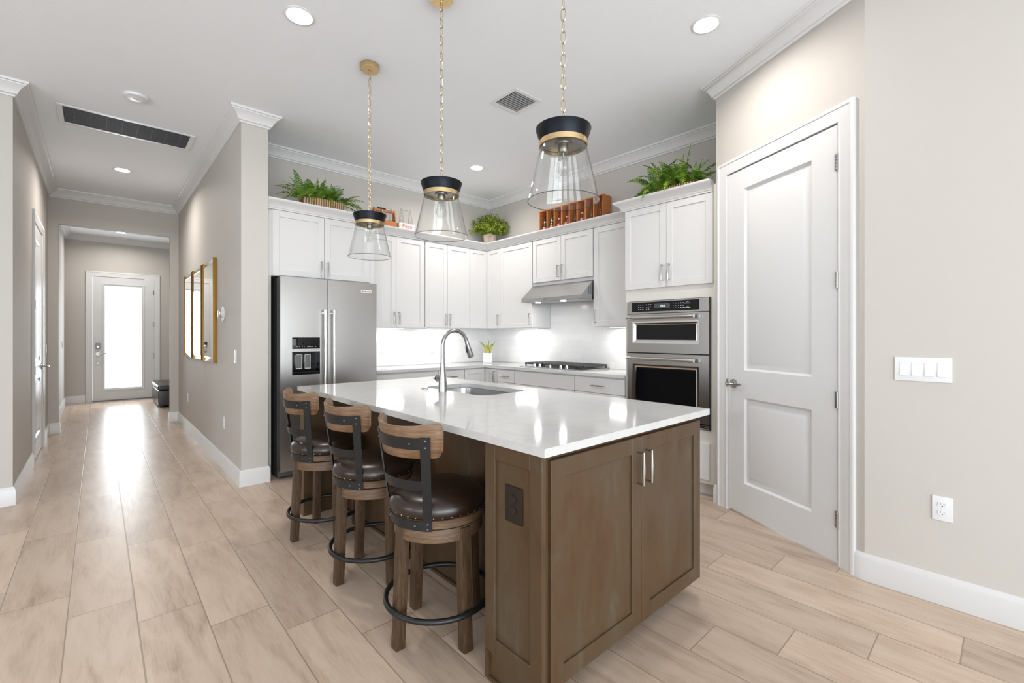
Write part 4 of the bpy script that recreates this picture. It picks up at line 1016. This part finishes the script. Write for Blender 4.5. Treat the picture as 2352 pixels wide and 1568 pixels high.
# ------------------------------------------------------------------ things on top of the wall cabinets
TOP = UC                                       # tops of the cabinet carcasses
random.seed(7)
def frond(g, base, az, el, length, droop, width, npair=15, twist=0.0, edge=-0.222, zmin=0.030, xmax=0.41):
    """One fern frond: arching stem with pairs of toothed leaflets that shrink to the tip."""
    p = Vector(base); d = Vector((math.cos(az) * math.cos(el), math.sin(az) * math.cos(el), math.sin(el)))
    step = length / (npair + 3); pts = [p.copy()]; dirs = [d.copy()]
    for k in range(npair + 3):
        d = (d + Vector((0, 0, -1)) * droop * step / length * (0.4 + 1.4 * k / npair)).normalized()
        p = p + d * step
        if p.y > edge - 0.004 and p.z < zmin + 0.008: p.z = zmin + 0.008
        p.x = min(p.x, xmax); pts.append(p.copy()); dirs.append(d.copy())
    g.tube(pts, [0.0024 * (1 - 0.8 * i / len(pts)) for i in range(len(pts))], 4)
    bm = g.bm
    for k in range(2, len(pts)):
        u = (k - 2) / (len(pts) - 3)
        w = width * (0.55 + 0.45 * math.sin(min(1, u * 2.4) * PI / 2)) * max(0.06, (1 - u ** 2.2))
        dd = dirs[k]; side = dd.cross(Vector((0, 0, 1)))
        if side.length < 1e-3: side = Vector((1, 0, 0))
        side.normalize(); up = side.cross(dd).normalized()
        side = (side * math.cos(twist) + up * math.sin(twist)).normalized(); up = side.cross(dd).normalized()
        for s in (-1, 1):
            ax = (side * s * 0.90 + dd * 0.42 + up * (-0.10 + random.uniform(-0.22, 0.22))).normalized()
            q = pts[k]; hw = step * 0.62
            a0 = q - dd * hw * 0.45; a1 = q + dd * hw * 0.55
            m0 = q + ax * w * 0.45 - dd * hw * 0.62 + up * 0.003; m1 = q + ax * w * 0.50 + dd * hw * 0.62 + up * 0.003
            t0 = q + ax * w * 0.80 - dd * hw * 0.30; t1 = q + ax * w * 0.84 + dd * hw * 0.38
            tip = q + ax * w + dd * hw * 0.3 - up * w * 0.10
            for v in (a0, a1, m0, m1, t0, t1, tip):
                if v.y > edge - 0.004 and v.z < zmin: v.z = zmin
                v.x = min(v.x, xmax)
            V = [bm.verts.new(v) for v in (a0, a1, m0, m1, t0, t1, tip)]
            bm.faces.new((V[0], V[2], V[3], V[1])); bm.faces.new((V[2], V[4], V[5], V[3])); bm.faces.new((V[4], V[6], V[5]))
def basket(parent, w, d, h):
    """Oval-ended woven basket, base at local z=0."""
    def ring(e, z): return [((w / 2 + e) * (abs(math.cos(a)) ** 0.55) * (1 if math.cos(a) > 0 else -1), (d / 2 + e) * (abs(math.sin(a)) ** 0.55) * (1 if math.sin(a) > 0 else -1), z) for a in [2 * PI * i / 48 for i in range(48)]]
    rows = []
    for k in range(9): rows.append(ring(0.006 * k / 8 + (0.003 if k % 2 else 0), 0.0005 + h * k / 8))
    rows.append(ring(-0.006, h)); rows.append(ring(-0.012, 0.01))
    G().ring_loft(rows, True, True, True).build('basket', M_BASKET, parent)
def fern(label, loc, rz, w, d, h, specs, seed, extra=0):
    random.seed(seed)
    t = thing('potted_fern', label, 'plant', loc, rz, 'ferns on top of the cabinets')
    basket(t, w, d, h)
    g = G()
    for (bx, by, az, el, L, dr, wd) in specs: frond(g, (bx, by, h - 0.015), math.radians(az), math.radians(el), L, dr, wd, 15, random.uniform(-0.5, 0.5))
    for _ in range(60):
        bx = random.uniform(-w * 0.42, w * 0.42); by = random.uniform(-d * 0.3, d * 0.3)
        frond(g, (bx, by, h - 0.02), random.uniform(0, 2 * PI), math.radians(random.uniform(35, 85)), random.uniform(0.14, 0.25), random.uniform(0.5, 1.3), random.uniform(0.036, 0.050), 14, random.uniform(-0.7, 0.7))
    for _ in range(extra):
        bx = random.uniform(-w * 0.48, w * 0.48); by = random.uniform(-d * 0.45, d * 0.2)
        frond(g, (bx, by, h - 0.01), math.radians(random.choice((180, 200, 225, 240, 255, 270, 285, 300, 320, 345, 0, 150, 120)) + random.uniform(-14, 14)), math.radians(random.uniform(18, 66)), random.uniform(0.22, 0.33), random.uniform(0.8, 1.4), random.uniform(0.050, 0.066), 16, random.uniform(-0.5, 0.5))
    g.build('fern_fronds', M_FERN, t, 60, fix=False)
    return t
# local axes: +x along the wall to the viewer's right, -y towards the room
fern('dark green fern in a long woven basket above the refrigerator', (1.640, 4.575, TOP), RZ_B, 0.40, 0.19, 0.132, [
    (-0.16, 0.0, 165, 42, 0.30, 0.9, 0.050), (-0.14, 0.02, 150, 58, 0.28, 0.9, 0.050), (-0.16, -0.03, 185, 25, 0.30, 1.1, 0.048), (-0.15, 0.03, 130, 66, 0.29, 0.7, 0.050),
    (-0.12, -0.06, 215, 24, 0.26, 1.7, 0.045), (-0.08, -0.08, 238, 20, 0.24, 2.0, 0.045), (-0.17, -0.05, 200, 10, 0.27, 1.0, 0.042), (0.00, 0.0, 75, 74, 0.24, 0.5, 0.045),
    (0.05, 0.0, 40, 66, 0.25, 0.7, 0.045), (0.10, 0.0, 20, 42, 0.29, 0.8, 0.046), (0.14, 0.0, 5, 30, 0.30, 0.9, 0.046), (0.15, -0.05, -15, 20, 0.29, 1.4, 0.046),
    (0.16, -0.06, -35, 18, 0.27, 2.2, 0.045), (0.10, -0.08, -70, 22, 0.22, 2.4, 0.042), (0.02, -0.09, -95, 25, 0.20, 2.2, 0.042), (0.17, -0.03, -8, 6, 0.26, 1.6, 0.045), (-0.05, -0.02, 110, 70, 0.25, 0.6, 0.05)], 3, 16)
fern('bright green fern in a woven basket above the oven tower', (3.705, 1.935, TOP), RZ_O, 0.44, 0.20, 0.082, [
    (-0.18, -0.02, 178, 28, 0.33, 1.2, 0.050), (-0.16, 0.0, 165, 42, 0.31, 1.0, 0.052), (-0.17, -0.05, 195, 14, 0.32, 1.3, 0.046), (-0.14, 0.02, 150, 52, 0.28, 0.9, 0.052),
    (-0.12, -0.06, 220, 30, 0.28, 2.0, 0.050), (-0.06, -0.07, 225, 40, 0.27, 1.8, 0.050), (-0.05, 0.0, 140, 62, 0.31, 0.8, 0.054), (0.02, 0.0, 100, 74, 0.36, 0.4, 0.055),
    (0.04, 0.02, 60, 80, 0.40, 0.3, 0.058), (0.08, 0.0, 40, 62, 0.31, 0.7, 0.052), (0.12, 0.0, 15, 50, 0.31, 0.7, 0.050), (0.14, 0.0, 5, 40, 0.25, 0.9, 0.050),
    (0.02, -0.08, -85, 35, 0.26, 2.3, 0.048), (0.08, -0.08, -60, 35, 0.24, 2.0, 0.048), (0.13, -0.06, -30, 25, 0.20, 1.6, 0.048), (-0.18, 0.0, 170, 5, 0.28, 0.7, 0.045), (-0.10, -0.08, 245, 28, 0.27, 2.4, 0.048)], 11, 44)
# boxwood in the corner
t = thing('potted_shrub', 'small-leaved green shrub in a ribbed whitewashed pot in the cabinet corner', 'plant', (3.940, 4.760, TOP))
g = G(); n = 56
rows = []
for r, z in ((0.068, 0.0005), (0.074, 0.02), (0.084, 0.165), (0.080, 0.172), (0.074, 0.165), (0.07, 0.15)):
    rows.append([((r + (0.003 if k % 2 else -0.002)) * math.cos(2 * PI * k / n), (r + (0.003 if k % 2 else -0.002)) * math.sin(2 * PI * k / n), z) for k in range(n)])
g.ring_loft(rows).build('ribbed_pot', M_RIBBED, t, 20)
g = G(); random.seed(5)
def leaf(g, p, nrm, size):
    nrm = Vector(nrm).normalized(); a = nrm.orthogonal().normalized(); b = nrm.cross(a)
    th = random.uniform(0, 2 * PI); u = a * math.cos(th) + b * math.sin(th); v = nrm.cross(u)
    V = [g.bm.verts.new(p + q) for q in (u * -size, v * size * 0.42 + nrm * size * 0.12, u * size + nrm * size * 0.1, v * -size * 0.42 + nrm * size * 0.12)]
    g.bm.faces.new(V)
CR, SR = math.cos(-YAW), math.sin(-YAW)
for c in range(150):
    ph = random.uniform(0, 2 * PI); ct = random.uniform(-0.45, 1.0); st_ = math.sqrt(1 - ct * ct); rr = random.uniform(0.70, 1.0) * random.choice((0.92, 1.0, 1.0, 1.10))
    ex, ey = 0.250 * rr * st_ * math.cos(ph), 0.135 * rr * st_ * math.sin(ph)
    cc = Vector((ex * CR - ey * SR, ex * SR + ey * CR, 0.262 + 0.180 * rr * ct))
    dirv = (cc - Vector((0, 0, 0.2))).normalized()
    g.tube([Vector((0, 0, 0.16)) + Vector((cc.x, cc.y, 0)) * 0.2, cc], [0.0018, 0.001], 4)
    for _ in range(20):
        p = cc + Vector((random.gauss(0, 0.017), random.gauss(0, 0.017), random.gauss(0, 0.017))) + dirv * random.uniform(-0.03, 0.022)
        leaf(g, p, dirv + Vector((random.gauss(0, 0.6), random.gauss(0, 0.6), random.gauss(0, 0.6) + 0.3)), random.uniform(0.011, 0.018))
for _ in range(450):
    p = Vector((random.gauss(0, 0.08), random.gauss(0, 0.06), 0.25 + random.gauss(0, 0.055))); leaf(g, p, (random.gauss(0, 1), random.gauss(0, 1), 1), 0.016)
g.build('foliage', M_BUSH, t, 0, fix=False)
# snake plant on the worktop corner
t = thing('snake_plant', 'small variegated snake plant in a square white pot on the worktop corner', 'plant', (3.885, 4.735, 0.914), math.radians(42))
g = G()
def sq(i, z): return [(x, y, z) for x, y in rrect(-0.058 + i, 0.058 - i, -0.058 + i, 0.058 - i, 0.006, 3)]
g.ring_loft([sq(0.004, 0.0005), sq(0, 0.004), sq(0, 0.126), sq(0.004, 0.130), sq(0.008, 0.126), sq(0.008, 0.112)]).build('square_pot', M_POT, t)
g = G(); uv = g.bm.loops.layers.uv.new('uv')
for (x, y, az, ln, lean, wd) in ((-0.010, 0.016, 96, 0.175, 0.42, 0.028), (0.004, -0.014, -84, 0.150, 0.30, 0.031), (0.0, 0.006, 96, 0.135, 0.15, 0.032), (0.010, -0.020, -84, 0.185, 0.48, 0.024), (-0.012, 0.0, 96, 0.120, 0.22, 0.031), (0.0, 0.0, -84, 0.205, 0.10, 0.025), (-0.006, 0.022, 96, 0.190, 0.55, 0.022), (0.012, -0.008, -84, 0.120, 0.20, 0.032)):
    a = math.radians(az); o = Vector((math.cos(a), math.sin(a), 0)); sd = Vector((-0.67, -0.74, 0)) if random.random() < 2 else o
    sd = Vector((math.cos(math.radians(-84)), math.sin(math.radians(-84)), 0)); tw = random.uniform(-0.6, 0.6); sd = Vector((sd.x * math.cos(tw) - sd.y * math.sin(tw), sd.x * math.sin(tw) + sd.y * math.cos(tw), 0))
    rows = []
    for k in range(9):
        u = k / 8; c = Vector((x, y, 0.108)) + Vector((0, 0, 1)) * ln * u + o * lean * ln * u * u
        w = wd * (0.55 + 0.9 * u - 1.45 * u * u + 0.0) * 1.25 if u < 1 else 0.0006
        f = sd.cross(Vector((0, 0, 1)))
        rows.append([g.bm.verts.new(c + sd * w * q + f * 0.004 * abs(q)) for q in (-1, -0.5, 0, 0.5, 1)])
    for i in range(8):
        for j in range(4):
            fc = g.bm.faces.new((rows[i][j], rows[i][j + 1], rows[i + 1][j + 1], rows[i + 1][j]))
            for lp, (uu, vv) in zip(fc.loops, ((j / 4, i / 8), ((j + 1) / 4, i / 8), ((j + 1) / 4, (i + 1) / 8), (j / 4, (i + 1) / 8))): lp[uv].uv = (uu, vv)
g.build('blades', M_SNAKE, t, 60, fix=False)

# ------------------------------------------------------------------ bottles, carriers and the crate
M_BTL_CLEAR = thin_glass('bottle_clear', (0.90, 0.92, 0.92), 0.9, 0.03)
M_BTL_GREEN = principled('bottle_green', (0.01, 0.11, 0.02), 0.08, spec=0.6)
M_BTL_DARK = principled('bottle_dark', (0.010, 0.022, 0.014), 0.08, spec=0.6)
M_BTL_PINK = thin_glass('bottle_pink', (0.93, 0.80, 0.79), 0.9, 0.03)
M_LBL = principled('bottle_label', (0.72, 0.45, 0.42), 0.5); _n = N(M_LBL)
_n.link(_n.ramp(_n.noise(_n.mapping(_n.coord(), (60, 60, 90)), 1.0, 2), [(0.42, (0.72, 0.66, 0.64)), (0.5, (0.66, 0.38, 0.36)), (0.58, (0.45, 0.06, 0.07))]), _n.b.inputs['Base Color'])
BP = [(0, 0.001), (0.90, 0.001), (1.0, 0.02), (1.0, 0.10), (0.93, 0.22), (0.97, 0.36), (0.98, 0.48), (0.82, 0.60), (0.55, 0.72), (0.42, 0.82), (0.37, 0.92), (0.37, 0.955), (0.45, 0.960), (0.45, 0.995), (0.36, 1.0), (0.0, 1.0)]
def bottle(label, loc, h=0.235, r=0.030, mat=None, band=True, group=None, cat='bottle'):
    t = thing('glass_bottle', label, cat, loc, 0, group)
    G().lathe([(p * r, z * h) for p, z in BP], n=22).build('bottle_glass', mat or M_BTL_CLEAR, t)
    if band:
        G().lathe([(r * 0.955, h * 0.27), (r * 1.0, h * 0.36), (r * 1.0, h * 0.47)], n=22).build('printed_label', M_LBL, t)
        G().lathe([(r * 0.66, h * 0.69), (r * 0.60, h * 0.715), (r * 0.50, h * 0.76)], n=22).build('neck_label', M_LBL, t)
    return t
# wooden bottle carrier
ZB = TOP + 0.0005
t = thing('bottle_carrier', 'orange wooden bottle carrier with a slat handle on top of the cabinets', 'bottle carrier', (2.435, 4.850, TOP))
cw, cd = 0.250, 0.150
for s in (-1, 1):
    g = G(); x0, x1 = s * cw / 2 - 0.006, s * cw / 2 + 0.006
    g.ring_loft([[(x, -cd / 2, 0.0005), (x, cd / 2, 0.0005), (x, 0.018, 0.262), (x, -0.018, 0.262)] for x in (x0, x1)]).build('end_board', M_CRATE, t)
G().box(-cw / 2 + 0.0065, cw / 2 - 0.0065, -0.012, 0.012, 0.232, 0.258, 0.003).build('carry_bar', M_CRATE, t)
for s in (-1, 1): G().box(-cw / 2 + 0.0065, cw / 2 - 0.0065, s * (cd / 2 - 0.006) - 0.005, s * (cd / 2 - 0.006) + 0.005, 0.010, 0.122, 0.002).build('side_slat', M_CRATE, t)
G().box(-cw / 2 + 0.0065, cw / 2 - 0.0065, -cd / 2 + 0.012, cd / 2 - 0.012, 0.0005, 0.010).build('carrier_floor', M_CRATE, t)
BG = 'clear bottles in the carriers'
bottle('clear empty bottle in the wooden carrier, half behind the farthest pendant', (2.390, 4.819, TOP + 0.0105), 0.262, band=False, group=BG)
bottle('clear empty bottle in the wooden carrier, at its end by the white carrier', (2.508, 4.819, TOP + 0.0105), 0.262, band=False, group=BG)
# wire carrier with a black grip standing behind
t = thing('wire_carrier', 'wire bottle carrier with a black handgrip behind the wooden carrier', 'bottle carrier', (2.465, 4.975, TOP))
g = G(); g.tube([(-0.058, 0, 0.004), (-0.058, 0, 0.304), (0.058, 0, 0.304), (0.058, 0, 0.004)], 0.0022, 8); g.build('wire_handle', M_NICKEL, t)
G().cyl((-0.050, 0, 0.304), (0.050, 0, 0.304), 0.0095, None, 14).build('handgrip', M_BPLAST, t)
g = G()
for z in (0.003, 0.09):
    g.tube([(-0.10, -0.036, z), (0.10, -0.036, z), (0.10, 0.036, z), (-0.10, 0.036, z)], 0.0022, 6, True)
for x in (-0.10, 0.0, 0.10): g.tube([(x, -0.036, 0.003), (x, -0.036, 0.09)], 0.002, 6)
g.build('wire_rack', M_NICKEL, t)
# white printed carrier
t = thing('bottle_carrier', 'white metal bottle carrier with red Pepsi lettering and wire handle', 'bottle carrier', (2.695, 4.850, TOP))
cw, cd = 0.212, 0.140
for y0, y1 in ((-cd / 2, -cd / 2 + 0.003), (cd / 2 - 0.003, cd / 2)): G().box(-cw / 2, cw / 2, y0, y1, 0.062, 0.128, 0.001).build('side_band', M_SIGN, t)
for x0, x1 in ((-cw / 2, -cw / 2 + 0.003), (cw / 2 - 0.003, cw / 2)): G().box(x0, x1, -cd / 2 + 0.0032, cd / 2 - 0.0032, 0.062, 0.128, 0.001).build('end_band', M_SIGN, t)
G().box(-cw / 2 + 0.001, cw / 2 - 0.001, -cd / 2 + 0.001, cd / 2 - 0.001, 0.0005, 0.060, 0.002).build('carrier_base', M_CAST, t)
g = G().text('Pepsi', 0.062, tr(0.0, -cd / 2 - 0.0006, 0.092) @ Matrix.Rotation(PI / 2, 4, 'X')); g.build('lettering', M_RED, t)
g = G()
for x in (-0.088, 0.088):
    for k in range(5):
        a = k * 2 * PI / 5; g.box(x + 0.006 * math.cos(a) - 0.0015, x + 0.006 * math.cos(a) + 0.0015, -cd / 2 - 0.0012, -cd / 2, 0.096 + 0.006 * math.sin(a) - 0.0015, 0.096 + 0.006 * math.sin(a) + 0.0015)
g.build('star_print', M_RED, t)
G().tube([(-0.060, 0, 0.06), (-0.060, 0, 0.275), (-0.052, 0, 0.292), (-0.040, 0, 0.298), (0.040, 0, 0.298), (0.052, 0, 0.292), (0.060, 0, 0.275), (0.060, 0, 0.06)], 0.0028, 8).build('wire_handle', M_BRASS, t)
bottle('clear empty bottle in the white lettered carrier, beside the wooden carrier', (2.637, 4.815, TOP + 0.0605), 0.238, band=False, group=BG)
bottle('clear empty bottle in the white lettered carrier, away from the wooden carrier', (2.755, 4.815, TOP + 0.0605), 0.238, band=False, group=BG)
# crate on its side with one bottle per compartment
CW_, CD_, CH_ = 0.960, 0.140, 0.335
t = thing('wooden_crate', 'long orange wooden crate with bottle compartments above the range hood', 'crate', (4.010, 3.893, TOP), RZ_O)
for x0 in (0.0, CW_ - 0.014): G().box(x0, x0 + 0.014, 0, CD_, 0.0005, CH_, 0.002).build('end_board', M_CRATE, t)
G().box(0.0145, CW_ - 0.0145, 0.0, CD_, 0.0005, 0.012).build('long_board', M_CRATE, t)
G().box(0.0145, CW_ - 0.0145, 0.0, CD_, CH_ - 0.012, CH_).build('long_board', M_CRATE, t)
G().box(0.0145, CW_ - 0.0145, CD_ - 0.010, CD_, 0.0125, CH_ - 0.0125).build('back_board', M_CRATE, t)
pitch = (CW_ - 0.028) / 8
for k in range(1, 8): G().box(0.014 + k * pitch - 0.009, 0.014 + k * pitch + 0.009, 0.002, CD_ - 0.0105, 0.0125, CH_ - 0.0125).build('divider', M_CRATE, t)
KIND = [('dark glass bottle in the crate end compartment nearest the corner shrub', M_BTL_DARK, True), ('green glass bottle with a pale label in the wooden crate', M_BTL_GREEN, True),
        ('pink-tinted bottle with a label in the wooden crate, next to the green one', M_BTL_PINK, True), ('clear bottle with a red and white label in the wooden crate', M_BTL_CLEAR, True),
        ('clear unlabelled bottle in the crate, beside the red and white labelled one', M_BTL_CLEAR, False), ('clear bottle with a label in the fifth crate compartment from the oven tower', M_BTL_CLEAR, True),
        ('clear unlabelled bottle in the crate, in the compartment next to the end one', M_BTL_CLEAR, False), ('clear unlabelled bottle in the crate end compartment nearest the oven tower', M_BTL_CLEAR, False)]
KIND[5] = ('clear labelled bottle in the crate, third compartment from the oven tower end', M_BTL_CLEAR, True)
for k, (lab, mt, bd_) in enumerate(KIND):
    bottle(lab, (4.010 + 0.036, 3.893 - 0.014 - (k + 0.5) * pitch, TOP + 0.0125), 0.245, 0.031, mt, bd_, 'bottles in the wooden crate')
